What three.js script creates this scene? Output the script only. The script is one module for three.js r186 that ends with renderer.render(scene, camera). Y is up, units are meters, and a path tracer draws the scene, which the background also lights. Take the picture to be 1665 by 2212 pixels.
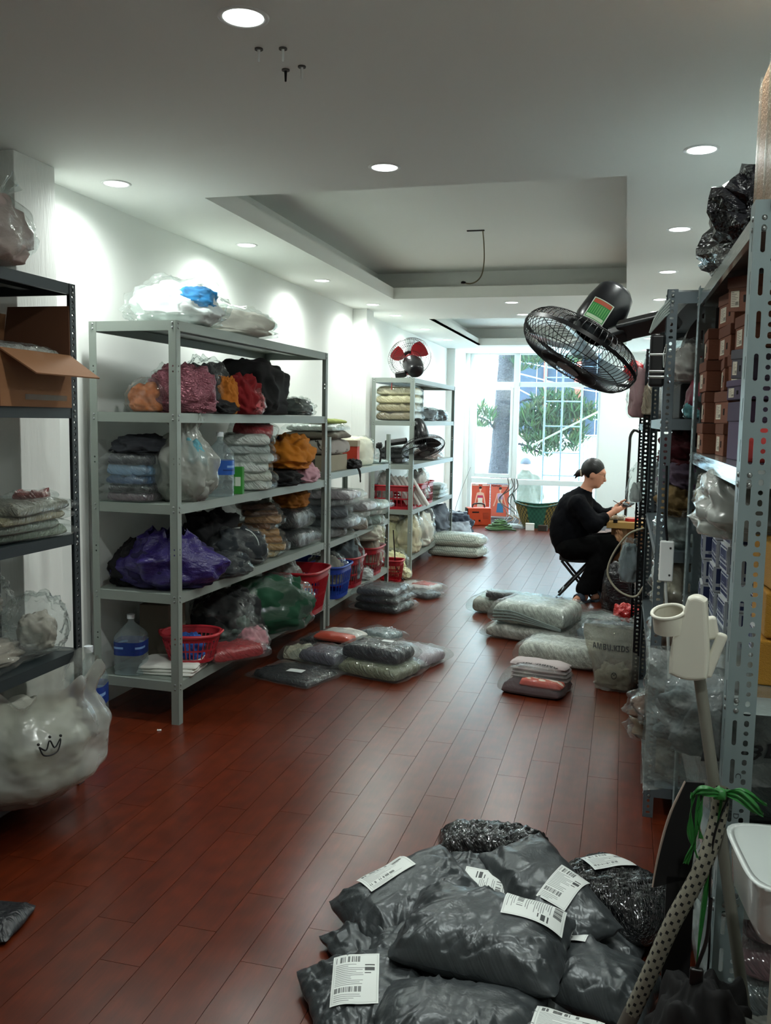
import * as THREE from 'three';
import { mergeGeometries, mergeVertices } from 'three/addons/utils/BufferGeometryUtils.js';
import { RoundedBoxGeometry } from 'three/addons/geometries/RoundedBoxGeometry.js';
import { RectAreaLightUniformsLib } from 'three/addons/lights/RectAreaLightUniformsLib.js';
import { createNoise3D } from 'simplex-noise';

// ------------------------------------------------------------ camera, daylight, exposure
const scene = new THREE.Scene();
const camera = new THREE.PerspectiveCamera(59.679, 1665 / 2212, 0.05, 300);
camera.position.set(0, 1.5, 0);
camera.up.set(-0.042564, 0.994546, -0.095215);
camera.lookAt(-0.255833 * 10, 1.5 - 0.102974 * 10, -0.961221 * 10);
scene.background = new THREE.Color(0.80, 0.93, 1.0).multiplyScalar(19);   // even, overcast sky
const hazySun = new THREE.DirectionalLight(0xf4faff, 8);                  // sun behind the cloud, high over the street
hazySun.position.set(-6, 20, -22); hazySun.target.position.set(-1, 0, -19);
hazySun.castShadow = true; hazySun.shadow.radius = 40; hazySun.shadow.mapSize.set(2048, 2048);
Object.assign(hazySun.shadow.camera, { left: -14, right: 14, top: 14, bottom: -14, near: 1, far: 60 });
scene.add(hazySun, hazySun.target);
const LAMP = { color: 0xf1f8f3, candela: 4.1, angle: 1.5, penumbra: 1 };
RectAreaLightUniformsLib.init();
const renderer = new THREE.WebGLRenderer({ antialias: true });
renderer.toneMapping = THREE.LinearToneMapping;
renderer.toneMappingExposure = 1.0;
renderer.shadowMap.enabled = true;

// ------------------------------------------------------------ helpers
function rng(seed) { let a = seed >>> 0; return () => { a |= 0; a = a + 0x6D2B79F5 | 0; let t = Math.imul(a ^ a >>> 15, 1 | a); t = t + Math.imul(t ^ t >>> 7, 61 | t) ^ t; return ((t ^ t >>> 14) >>> 0) / 4294967296; }; }
const R = rng(77);
const N3 = createNoise3D(rng(5));
const { PI, sin, cos, abs, min, max, pow, hypot, sqrt, floor, exp, atan2, sign, round } = Math;
const lerp = THREE.MathUtils.lerp, clamp = THREE.MathUtils.clamp, smooth = THREE.MathUtils.smoothstep;
const V = (x, y, z) => new THREE.Vector3(x, y, z);
const used = {};
function numbered(n) { if (!(n in used)) { used[n] = 0; return n; } return n + '_' + String(++used[n]).padStart(3, '0'); }
function thing(name, label, category, p = [0, 0, 0], turn = 0, group) {
  const o = new THREE.Group(); o.name = numbered(name); o.position.set(...p); o.rotation.y = turn;
  o.userData = { label, category }; if (group) o.userData.group = group; scene.add(o); return o;
}
function part(name, geo, mat, parent, p, r, label) {
  const m = new THREE.Mesh(geo, mat); m.name = name; m.castShadow = m.receiveShadow = true;
  if (p) m.position.set(...p); if (r) m.rotation.set(...r); if (label) m.userData.label = label;
  parent.add(m); return m;
}
function single(name, geo, mat, label, category, p, r, group) {
  const m = part(numbered(name), geo, mat, scene, p, r); m.userData = { label, category }; if (group) m.userData.group = group; return m;
}
function struct(name, geo, mat, label, p, r) {
  const m = part(name, geo, mat, scene, p, r); used[name] = used[name] ?? 0; m.userData = { kind: 'structure', label }; return m;
}
const box = (w, h, d, x = 0, y = 0, z = 0) => new THREE.BoxGeometry(w, h, d).translate(x, y, z);
const bx = (x0, x1, y0, y1, z0, z1) => box(x1 - x0, y1 - y0, z1 - z0, (x0 + x1) / 2, (y0 + y1) / 2, (z0 + z1) / 2);
function rbox(w, h, d, r = 0.006, s = 2) { return new RoundedBoxGeometry(w, h, d, s, min(r, w / 2.01, h / 2.01, d / 2.01)); }
const prep = (g) => { g = g.index ? g.toNonIndexed() : g; for (const k of Object.keys(g.attributes)) if (!['position', 'normal', 'uv'].includes(k)) g.deleteAttribute(k); return g; };
const merge = (...gs) => mergeGeometries(gs.flat(9).map(prep));
const at = (g, x, y, z, rx = 0, ry = 0, rz = 0) => g.applyMatrix4(new THREE.Matrix4().compose(V(x, y, z), new THREE.Quaternion().setFromEuler(new THREE.Euler(rx, ry, rz)), V(1, 1, 1)));
function tube(pts, r, seg = 24, rad = 6, closed = false) { return new THREE.TubeGeometry(new THREE.CatmullRomCurve3(pts.map((p) => p.isVector3 ? p : V(...p)), closed), seg, r, rad, closed); }
function rod(a, b, r, rad = 8) { return new THREE.TubeGeometry(new THREE.LineCurve3(V(...a), V(...b)), 1, r, rad, false); }
function cyl(r0, r1, h, s = 24, open = false) { return new THREE.CylinderGeometry(r0, r1, h, s, 1, open); }
function bar(a, b, w, t) { const A = V(...a), B = V(...b), l = A.distanceTo(B), g = box(w, t, l); const q = new THREE.Quaternion().setFromUnitVectors(V(0, 0, 1), B.clone().sub(A).normalize()); return g.applyQuaternion(q).translate(...A.add(B).multiplyScalar(0.5).toArray()); }
const fbm = (x, y, z, o = 3) => { let s = 0, a = 0.5, f = 1; for (let i = 0; i < o; i++) { s += a * N3(x * f, y * f, z * f); a *= 0.5; f *= 2.03; } return s; };
const ridge = (x, y, z, o = 2) => { let s = 0, a = 0.6, f = 1; for (let i = 0; i < o; i++) { s += a * (1 - 2 * abs(N3(x * f, y * f, z * f))); a *= 0.5; f *= 2.1; } return s; };

// a grid of points fn(i/nu, j/nv) as an indexed surface
function grid(nu, nv, fn, wrapU = false) {
  const P = [], U = [], I = [];
  for (let j = 0; j <= nv; j++) for (let i = 0; i <= nu; i++) { const p = fn(i / nu, j / nv); P.push(p[0], p[1], p[2]); U.push(p[3] ?? i / nu, p[4] ?? j / nv); }
  const w = nu + 1;
  for (let j = 0; j < nv; j++) for (let i = 0; i < nu; i++) { const a = j * w + i; I.push(a, a + 1, a + w, a + 1, a + w + 1, a + w); }
  const g = new THREE.BufferGeometry(); g.setAttribute('position', new THREE.Float32BufferAttribute(P, 3)); g.setAttribute('uv', new THREE.Float32BufferAttribute(U, 2)); g.setIndex(I);
  g.computeVertexNormals();
  if (wrapU) { const n = g.attributes.normal; for (let j = 0; j <= nv; j++) { const a = j * w, b = a + nu, v = V(n.getX(a) + n.getX(b), n.getY(a) + n.getY(b), n.getZ(a) + n.getZ(b)).normalize(); n.setXYZ(a, v.x, v.y, v.z); n.setXYZ(b, v.x, v.y, v.z); } }
  return g;
}
// a packet or pillow lying at y = 0: w along x, d along z, h high; box 2 (soft) to 8 (square); wr wrinkle height; fl seam width
function pillow(w, d, h, o = {}) {
  const { seed = 1, sq = 3, wr = 0.004, freq = 6, mid = 0.4, n = 30, fl = 0.015, bend = 0, sag = 0, skew = 0, fold = 1, pinch = 0.06, sharp = 0.5, ears = 0, creases = 7, ca = 0.006, cw = 0.012 } = o, nx = n, nz = max(8, round(n * d / w)), s = seed * 13.7;
  const prof = (t) => pow(max(0, 1 - pow(abs(t), sq)), sharp), cq = rng(seed * 7 + 3);
  const CR = Array.from({ length: creases * 2 }, (_, i) => { const e = floor(cq() * 4), q = cq() * 2 - 1, x = e < 2 ? (e ? 1 : -1) * w / 2 : q * w / 2, z = e < 2 ? q * d / 2 : (e === 2 ? 1 : -1) * d / 2, a = atan2(-z, -x) + (cq() - 0.5) * 1.3; return { x, z, c: cos(a), s: sin(a), l: (0.2 + 0.5 * cq()) * min(w, d), k: (cq() < 0.6 ? 1 : -1) * ca * (0.4 + cq()), w: cw * (0.5 + cq()), up: i % 2 }; });
  const side = (up) => grid(nx, nz, (a, b) => {
    // points gather towards the border
    let u = sin((a - 0.5) * PI), v = sin((b - 0.5) * PI); if (!up) u = -u;
    const au = abs(u), av = abs(v);
    let x = u * w / 2 * (1 - pinch * pow(av, 4) * 0.6 + 0.03 * N3(v * 2, s, 0)), z = v * d / 2 * (1 - pinch * pow(au, 4) * 0.6 + 0.03 * N3(u * 2, s, 5));
    x *= 1 - ears * (1 - v * v); z *= 1 - ears * (1 - u * u);
    const inU = min(1, (1 - au) * w / 2 / fl), inV = min(1, (1 - av) * d / 2 / fl), inn = smooth(min(inU, inV), 0.6, 1);
    const T = prof(u) * prof(v), edge = 1 - T;
    const folds = fold * (sin(v * 17 * d / 0.3 + 4 * N3(u * 2, v, s)) * pow(au, 2) + sin(u * 17 * w / 0.3 + 4 * N3(u, v * 2, s + 3)) * pow(av, 2)) * 0.5;
    const k = wr * (ridge(x * freq + s, z * freq, up ? 1 : 7) + 0.6 * folds * (0.3 + edge)) * (0.25 + 0.75 * inn);
    let kk = 0; for (const c of CR) { if (!!c.up !== up && c.up !== 0) continue; const px = x - c.x, pz = z - c.z, t = (px * c.c + pz * c.s) / c.l; if (t < -0.1 || t > 1) continue; const dd = abs(-px * c.s + pz * c.c) / c.w; if (dd < 4) kk += c.k * exp(-dd) * (1 - max(0, t)); }
    const kq = k + kk * (0.2 + 0.8 * inn);
    let y = h * mid + (up ? h * (1 - mid) * T + kq : -h * mid * pow(T, 0.6) + 0.2 * kq);
    if (au > 0.9999 || av > 0.9999) y = h * mid;
    y -= sag * (au * au * au + av * av * av) * h * mid;
    y = max(y, up ? 0.002 : 0);
    y += bend * (x * x) / (w * w) * 4; x += skew * z;
    return [x, y, z, x + 0.8 * y, z + 0.6 * y];
  });
  return merge(side(true), side(false));
}
// a lump resting at y = 0 (bag, bundle, heap of cloth): half sizes rx, rz and full height h
function lump(rx, h, rz, o = {}) {
  const { seed = 1, e = 0.75, wr = 0.03, freq = 6, low = 0.3, n = 60, neck = 0, top = 0, facet = 0, lean = [0, 0], stripes = 0, oct = 2, big = 0.16, vert = 0.55 } = o, s = seed * 17.3;
  const P = (t, k) => sign(t) * pow(abs(t), k);
  const g = grid(n, round(n * 0.7), (a, b) => {
    const th = a * 2 * PI, ph = (b - 0.5) * PI;
    let cx = P(cos(ph), e), x = cx * P(cos(th), e), z = -cx * P(sin(th), e), y = P(sin(ph), e);
    if (neck && y > 1 - neck) { const t = (y - 1 + neck) / neck, f = lerp(1, 0.16, smooth(t, 0, 0.75)) + 0.12 * smooth(t, 0.75, 1); x *= f; z *= f; }
    const bg = 1 + big * (N3(x * 1.4 + s, y * 1.4, z * 1.4) + 0.5 * N3(x * 3 + s, y * 3, z * 3 + 4)); const nx = x * rx * bg, nz = z * rz * bg; let ny = y < 0 ? y * h * low : y * h * (1 - low) * bg;
    const p = [nx * freq + s, ny * freq * vert, nz * freq], q = [p[0] + 1.2 * N3(p[0] * 0.5, p[1] * 0.5, p[2] * 0.5), p[1], p[2] + 1.2 * N3(p[2] * 0.5, 9, p[0] * 0.5)];
    let k = 0.6 * wr * (ridge(q[0], q[1], q[2], oct) + 0.5 * fbm(p[0] * 0.4, p[1] * 0.4, p[2] * 0.4, 2));
    if (stripes) k += wr * 0.5 * sin(stripes * th + 3 * N3(cos(th), sin(th), y)) * smooth(y, -0.2, 0.9);
    const L = hypot(x, y, z) || 1; let X = nx + x / L * k, Y = ny + h * low + y / L * k * 0.8, Z = nz + z / L * k;
    if (y < -0.35) Y = lerp(Y, 0, smooth(-y, 0.35, 0.95)); Y = max(Y, 0);
    const t = Y / h; X += lean[0] * t * t; Z += lean[1] * t * t;
    return [X, Y, Z, th / (2 * PI) * (rx + rz) * 3, Y];
  }, true);
  if (facet) { const f = g.toNonIndexed(); f.computeVertexNormals(); return f; }
  return g;
}
// a sack with pleats gathering towards its open, ragged top
function sack(rx, h, rz, o = {}) {
  const { seed = 1, dent = 0.14, pleat = 0.1, n = 96, neckAt = 0.8, neck = 0.6, flare = 0.75, lean = [0, 0], pleats = 11, rd = 0.03 } = o, s = seed * 11.3;
  return grid(n, round(n * 0.6), (a, b) => {
    const th = a * 2 * PI, c = cos(th), q = sin(th), v = b;
    let r = v < 0.3 ? pow(max(0, 1 - pow((0.3 - v) / 0.3, 2.4)), 0.5) : v < 0.5 ? 1 : v < neckAt ? lerp(1, neck, smooth(v, 0.5, neckAt)) : lerp(neck, flare, smooth(v, neckAt, 1));
    r *= 1 + dent * (N3(c * 1.1 + s, v * 1.8, q * 1.1) + 0.35 * N3(c * 2.6 + s, v * 3.4, q * 2.6));
    const f = pleats * th + 3.5 * N3(c * 0.9 + s, v * 1.3, q * 0.9), k = 1 - 2 * abs(((f / (2 * PI)) % 1 + 1) % 1 - 0.5) * 2;
    r *= 1 + pleat * k * (0.12 + smooth(v, 0.35, 0.9)) + rd * ridge(c * 2.2 + s, v * 4, q * 2.2);
    let y = h * v * (v > 0.3 ? 1 : 1) + (v > 0.85 ? 0.12 * h * (v - 0.85) / 0.15 * N3(c * 2 + s, 3, q * 2) : 0);
    if (v < 0.06) y = h * 0.0; y = max(0, y - 0.02 * h * (1 - smooth(v, 0, 0.12)));
    return [r * rx * c + lean[0] * v * v, y, -r * rz * q + lean[1] * v * v, a * 2, v * 0.6];
  }, true);
}
// slabs of folded cloth, one on another, as one soft block with horizontal fold lines
function foldedPile(w, d, h, layers, o = {}) {
  const { seed = 1, wob = 0.01 } = o, gs = []; let y = 0;
  for (let i = 0; i < layers; i++) { const t = h / layers * 1.12, k = rng(seed * 31 + i); gs.push(at(pillow(w * (0.94 + 0.08 * k()), d * (0.94 + 0.08 * k()), t, { seed: seed + i * 3, sq: 7, wr: 0.003, mid: 0.5, fl: 0.002, n: 16, sharp: 0.35, pinch: 0.02 }), (k() - 0.5) * wob, y, (k() - 0.5) * wob, 0, (k() - 0.5) * 0.06, 0)); y += h / layers; }
  return merge(gs);
}

// ------------------------------------------------------------ textures
function data(w, h, fn, srgb = false) {
  const a = new Uint8Array(w * h * 4);
  for (let y = 0; y < h; y++) for (let x = 0; x < w; x++) { const c = fn(x / w, y / h, x, y), i = (y * w + x) * 4; const v = Array.isArray(c) ? c : [c, c, c]; for (let k = 0; k < 3; k++) a[i + k] = clamp(v[k], 0, 1) * 255; a[i + 3] = (v[3] ?? 1) * 255; }
  const t = new THREE.DataTexture(a, w, h); t.magFilter = THREE.LinearFilter; t.minFilter = THREE.LinearMipmapLinearFilter; t.wrapS = t.wrapT = THREE.RepeatWrapping; if (srgb) t.colorSpace = THREE.SRGBColorSpace; t.needsUpdate = true; return t;
}
// noise that repeats with the unit square
const pn = (u, v, f, s = 0) => { const a = u * 2 * PI, b = v * 2 * PI, k = f / (2 * PI); return 0.5 * (N3(cos(a) * k + s, sin(a) * k + cos(b) * k * 1.3, sin(b) * k * 1.3 + s) + N3(cos(a) * k - s, sin(a) * k - cos(b) * k * 1.1 + 7, sin(b) * k * 1.1 - s)); };
const rep = (t, u, v = u) => { const c = t.clone(); c.repeat.set(u, v); c.needsUpdate = true; return c; };
const T = {};
T.crinkle = data(256, 256, (u, v) => 0.5 + 0.28 * (1 - 3.2 * abs(pn(u, v, 5, 3))) + 0.17 * (1 - 3.2 * abs(pn(u, v, 12, 8))));
T.weave = data(128, 128, (u, v) => 0.5 + 0.22 * sin(u * 2 * PI * 16) * sin(v * 2 * PI * 16) + 0.3 * pn(u, v, 9, 2));
T.mottle = data(256, 256, (u, v) => 0.5 + 0.35 * pn(u, v, 6, 1) + 0.25 * pn(u, v, 20, 4));
T.crinkleBig = rep(T.crinkle, 5); T.crinkleFine = rep(T.crinkle, 11); T.weaveM = rep(T.weave, 12); T.mottleM = rep(T.mottle, 2);
const canvasTex = (w, h, draw) => { const c = document.createElement('canvas'); c.width = w; c.height = h; const g = c.getContext('2d'); draw(g, w, h); const t = new THREE.CanvasTexture(c); t.colorSpace = THREE.SRGBColorSpace; return t; };

// ------------------------------------------------------------ materials
const mats = {};
const std = (color, roughness = 0.6, o = {}) => new THREE.MeshStandardMaterial({ color, roughness, ...o });
const phy = (o) => new THREE.MeshPhysicalMaterial(o);
const cloth = (c) => mats['c' + c] ??= std(c, 0.92, { bumpMap: T.weaveM, bumpScale: 0.0005 });
const wrapped = (c) => mats['w' + c] ??= phy({ color: c, roughness: 0.3, bumpMap: T.crinkleBig, bumpScale: 0.005 });   // cloth seen through tight clear film
const film = phy({ color: 0xf4f7f6, roughness: 0.09, specularIntensity: 0.7, transmission: 0.965, thickness: 0, ior: 1.5, bumpMap: T.crinkleBig, bumpScale: 0.0022, side: THREE.DoubleSide }); film.name = 'clear plastic film';
const milky = phy({ color: 0xdcdfd9, roughness: 0.22, transmission: 0.72, thickness: 0, ior: 1.5, bumpMap: T.crinkle, bumpScale: 0.004, side: THREE.DoubleSide }); milky.name = 'milky plastic film';
const plastic = (c, r = 0.35) => mats['p' + c + r] ??= std(c, r);
const M = {
  wall: std(0xeff2ee, 0.75, { bumpMap: T.mottleM, bumpScale: 0.0008 }), ceiling: std(0xecefea, 0.85), white: std(0xe4e7e5, 0.4), black: std(0x0b0b0d, 0.35), blackMatte: std(0x0c0c0e, 0.8),
  rackGrey: std(0x8d968f, 0.45, { metalness: 0.15 }), rackBlue: std(0x8a9a9c, 0.4, { metalness: 0.25 }), rackDark: std(0x30383c, 0.42, { metalness: 0.3 }), rackBlack: std(0x14171a, 0.4, { metalness: 0.2 }), galv: std(0xb4bcbc, 0.3, { metalness: 0.75, roughnessMap: T.mottleM }),
  steel: std(0xa8adac, 0.3, { metalness: 0.9 }), chrome: std(0xd0d4d4, 0.15, { metalness: 1 }),
  kraft: std(0x8a5f3e, 0.85, { bumpMap: T.mottleM, bumpScale: 0.0006 }), kraftDark: std(0x5d3a25, 0.85), paper: std(0xd9d9d2, 0.9), bolt: std(0x9a9f9e, 0.3, { metalness: 0.8 }),
  red: plastic(0xa01220, 0.38), blue: plastic(0x1d3f9c, 0.38), frame: std(0xdfe5e4, 0.35),
  skin: std(0xc98e72, 0.6), hair: std(0x0c0a0a, 0.45),
};
// ------------------------------------------------------------ the room
const CH = 2.55, WL = -2.57, WR = 0.60, ZE = -13.95, ZB = 1.6, UP = 2.80;
// walls (20 cm thick)
struct('wall_left', bx(WL - 0.2, WL, 0, UP, ZE - 0.15, ZB), M.wall, 'white painted long wall behind the grey racks');
struct('wall_right', bx(WR, WR + 0.2, 0, UP, ZE - 0.15, ZB), M.wall, 'white painted long wall behind the right hand racks');
struct('wall_back', bx(WL - 0.2, WR + 0.2, 0, UP, ZB, ZB + 0.2), M.wall, 'white wall behind the viewer');
struct('wall_front', merge(bx(WL, -2.385, 0, UP, ZE - 0.15, ZE), bx(-0.385, WR, 0, UP, ZE - 0.15, ZE), bx(-2.385, -0.385, CH, UP, ZE - 0.15, ZE)), M.wall, 'white end wall around the tall street window');
struct('trim_1', rbox(0.16, CH, 0.27, 0.004).translate(WL + 0.08, CH / 2, -3.315), M.wall, 'white pilaster beside the dark rack');
struct('trim_2', rbox(0.14, CH, 0.24, 0.004).translate(WL + 0.07, CH / 2, -8.44), M.wall, 'white pilaster behind the far grey rack');
struct('trim_3', bx(WL, -2.455, 0, CH, ZE, -13.04), M.wall, 'white pilaster in the corner by the window');
struct('trim_4', new THREE.CylinderGeometry(0.03, 0.03, CH, 16).translate(WL + 0.035, CH / 2, -3.53), M.white, 'white vertical pipe on the left wall beside the pilaster');
// ceiling: lower slab with two openings, lips, coves and upper slab
const trays = [[-2.01, -0.04, -7.70, -4.06], [-2.03, -0.035, -12.5, -9.26]];
{
  const t = 0.02, y0 = CH, y1 = CH + t, A = trays[0], B = trays[1], g = [];
  g.push(bx(WL, A[0], y0, y1, ZE, ZB), bx(A[1], WR, y0, y1, ZE, ZB), bx(A[0], A[1], y0, y1, A[3], ZB), bx(A[0], A[1], y0, y1, B[3], A[2]), bx(A[0], A[1], y0, y1, ZE, B[2]), bx(A[0], B[0], y0, y1, B[2], B[3]), bx(A[1], B[1], y0, y1, B[2], B[3]));
  struct('ceiling', merge(g), M.ceiling, 'white plasterboard ceiling with two recessed trays');
  struct('ceiling_slab', bx(WL - 0.2, WR + 0.2, UP, UP + 0.15, ZE - 0.15, ZB + 0.2), M.ceiling, 'upper white ceiling inside the recessed trays');
  trays.forEach(([x0, x1, z0, z1], i) => {
    const l = 0.02, hh = 0.095, c = 0.2, q = [], yl = y1;
    q.push(bx(x0 - l, x0, yl, y0 + hh, z0 - l, z1 + l), bx(x1, x1 + l, yl, y0 + hh, z0 - l, z1 + l), bx(x0, x1, yl, y0 + hh, z0 - l, z0), bx(x0, x1, yl, y0 + hh, z1, z1 + l));
    q.push(bx(x0 - c - l, x0 - c, y1, UP, z0 - c, z1 + c), bx(x1 + c, x1 + c + l, y1, UP, z0 - c, z1 + c), bx(x0 - c, x1 + c, y1, UP, z0 - c - l, z0 - c), bx(x0 - c, x1 + c, y1, UP, z1 + c, z1 + c + l));
    struct('trim_' + (5 + i), merge(q), M.ceiling, i ? 'lip and cove of the far ceiling tray' : 'lip and cove of the near ceiling tray');
  });
}
// floor: laminate planks over a dark slab
const woodTex = data(512, 1024, (u, v) => {
  const sv = sin(v * 2 * PI), cv = cos(v * 2 * PI), streak = 0.6 * N3(u * 18, sv * 0.7, cv * 0.7) + 0.4 * N3(u * 44 + 9, sv * 1.3, cv * 1.3), fine = N3(u * 120, sv * 4, cv * 4), cloud = N3(u * 5 + 3, sv * 1.6, cv * 1.6);
  const t = clamp(0.52 + 0.2 * streak + 0.1 * fine + 0.2 * cloud, 0, 1);
  return [lerp(0.25, 0.42, t), lerp(0.092, 0.165, t), lerp(0.036, 0.072, t)];
}, true);
struct('floor_slab', bx(WL - 0.2, WR + 0.2, -0.2, -0.009, ZE - 0.15, ZB + 0.2), std(0x1a0e0a, 0.9), 'dark base under the floor boards');
const floorRoot = new THREE.Group(); floorRoot.name = 'floor'; floorRoot.userData = { kind: 'structure', label: 'reddish brown laminate plank floor' }; scene.add(floorRoot);
{
  const woods = [0xffffff, 0xfaf4f2, 0xf6f0ee, 0xfff8f4].map((c, i) => phy({ color: c, map: woodTex, roughness: 0.28, ior: 1.55}));
  const W = 0.1252, L = 0.81, list = [], rr = rng(9), x00 = -0.4685;
  for (let i = -17; i <= 8; i++) {
    const x0 = x00 + i * W, off = [0, 0.216, 0.43, 0.09, 0.31, 0.52, 0.17][((i % 7) + 7) % 7] + 0.02 * rr();
    for (let k = -2; k < 18; k++) {
      let z1 = ZB - (k * L + off) + 0.4, z0 = z1 - L; const a = max(x0, WL), b = min(x0 + W, WR), zz1 = min(z1, ZB), zz0 = max(z0, ZE); if (b - a < 0.01 || zz1 - zz0 < 0.02) continue;
      const inView = (a + b) / 2 > -2.3 && (a + b) / 2 < 0.25 && zz1 < -1.6;
      list.push({ a, b, z0: zz0, z1: zz1, v: floor(rr() * 4), s: inView ? abs(zz1) : 99, o: [rr(), rr()] });
    }
  }
  list.sort((p, q) => p.s - q.s);
  const shape = (p) => {
    const g = 0.0008, w = p.b - p.a - 2 * g, d = p.z1 - p.z0 - 2 * g, q = box(w, 0.009, d), c = 0.0012, P = q.attributes.position, U = q.attributes.uv;
    for (let i = 0; i < P.count; i++) { const x = P.getX(i), y = P.getY(i), z = P.getZ(i); U.setXY(i, x / 0.5 + p.o[0], z / 1.0 + p.o[1]); if (y > 0) { P.setY(i, y); } }
    return q.translate((p.a + p.b) / 2, -0.0045, (p.z0 + p.z1) / 2);
  };
  list.slice(0, 299).forEach((p, i) => part(i ? 'plank_' + String(i).padStart(3, '0') : 'plank', shape(p), woods[p.v], floorRoot));
  const rest = part('far_planks', merge(list.slice(299).map(shape)), woods[0], floorRoot); rest.userData = { kind: 'stuff' };
}
// downlights
const lampGlow = std(0xffffff, 0.5, { emissive: 0xf4fffa, emissiveIntensity: 5 }), trimRing = std(0xe9ecea, 0.4);
const ringGeo = new THREE.LatheGeometry([[0.052, 0], [0.056, -0.004], [0.064, -0.005], [0.068, -0.002], [0.069, 0.001]].map((p) => new THREE.Vector2(...p)), 32), discGeo = new THREE.CylinderGeometry(0.053, 0.053, 0.003, 32).translate(0, -0.0015, 0);
const ordinal = ['nearest', 'second', 'third', 'fourth', 'fifth', 'sixth', 'seventh', 'eighth', 'ninth'];
function downlight(x, z, label) {
  const o = thing('downlight', label, 'light', [x, CH, z], 0, 'round recessed ceiling lights');
  part('trim_ring', ringGeo, trimRing, o); part('light_diffuser', discGeo, lampGlow, o);
  const s = new THREE.SpotLight(LAMP.color, LAMP.candela, 0, LAMP.angle, LAMP.penumbra, 2); s.position.set(0, -0.02, 0); s.target.position.set(0, -2, 0); s.castShadow = true; s.shadow.radius = 2.2; s.shadow.mapSize.set(512, 512); s.shadow.camera.near = 0.03; o.add(s, s.target);
}
const rowZ = [-2.29, -3.735, -5.19, -6.6, -8.03, -8.885, -10.26, -11.63, -13.45];
rowZ.forEach((z, i) => { if (i) downlight(-2.29, z, `glowing round downlight in the left ceiling row, ${ordinal[i - 1]} from the viewer`); downlight(0.236, z, `glowing round downlight in the right ceiling row, ${ordinal[i]} from the viewer`); });
downlight(0.236, -0.85, 'glowing round downlight in the right ceiling row above the viewer');
[-2.29, -3.725, -8.05, -8.955, -12.85].forEach((z, i) => downlight(-1.02, z, ['glowing round downlight nearest the ceiling screws', 'glowing round downlight right before the near tray', 'glowing round downlight just beyond the near tray', 'glowing round downlight just before the far tray', 'glowing round downlight between the far tray and the window'][i]));
// ------------------------------------------------------------ racks
function slot(x, y, w, h) { const p = new THREE.Path(), r = min(w, h) / 2; if (h >= w) { p.absarc(x, y + h / 2 - r, r, 0, PI, false); p.absarc(x, y - h / 2 + r, r, PI, 2 * PI, false); } else { p.absarc(x + w / 2 - r, y, r, -PI / 2, PI / 2, false); p.absarc(x - w / 2 + r, y, r, PI / 2, 1.5 * PI, false); } p.closePath(); return p; }
function flange(w, h, holes, t = 0.002) { const s = new THREE.Shape(); s.moveTo(0, 0); s.lineTo(w, 0); s.lineTo(w, h); s.lineTo(0, h); s.closePath(); s.holes = holes; return new THREE.ExtrudeGeometry(s, { depth: t, bevelEnabled: false, curveSegments: 5 }); }
const postCache = {};
// an L profile: one flange runs along +x, one along -z, from the outer corner at the origin
function post(kind, h) {
  return postCache[kind + h] ??= (() => {
    const wide = kind === 'wide', solid = kind === 'solid', w = wide ? 0.062 : solid ? 0.04 : 0.038, A = [], B = [];
    if (wide) for (let y = 0.05, i = 0; y < h - 0.03; y += 0.0225, i++) { const k = i % 4; A.push(k === 0 ? slot(0.044, y, 0.016, 0.0095) : slot(0.044, y, 0.0105, k === 2 ? 0.0105 : 0.0145)); if (k === 2 && y < h - 0.06) A.push(slot(0.0195, y, 0.0095, 0.058)); if (k === 2) B.push(slot(0.02, y, 0.008, 0.05)); }
    else if (solid) for (let y = 0.4; y < h - 0.2; y += 0.436) for (const d of [0, 0.026]) { A.push(slot(0.022, y + d, 0.008, 0.009)); B.push(slot(0.018, y + d, 0.008, 0.009)); }
    else for (let y = 0.02, i = 0; y < h - 0.01; y += 0.023, i++) { A.push(i % 3 ? slot(0.019, y, 0.0105, 0.0125) : slot(0.019, y, 0.0155, 0.009)); B.push(i % 3 ? slot(0.019, y, 0.0095, 0.0125) : slot(0.019, y, 0.0145, 0.009)); }
    return merge(flange(w, h, A).translate(0, 0, -0.002), flange(w, h, B).rotateY(PI / 2));
  })();
}
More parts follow.
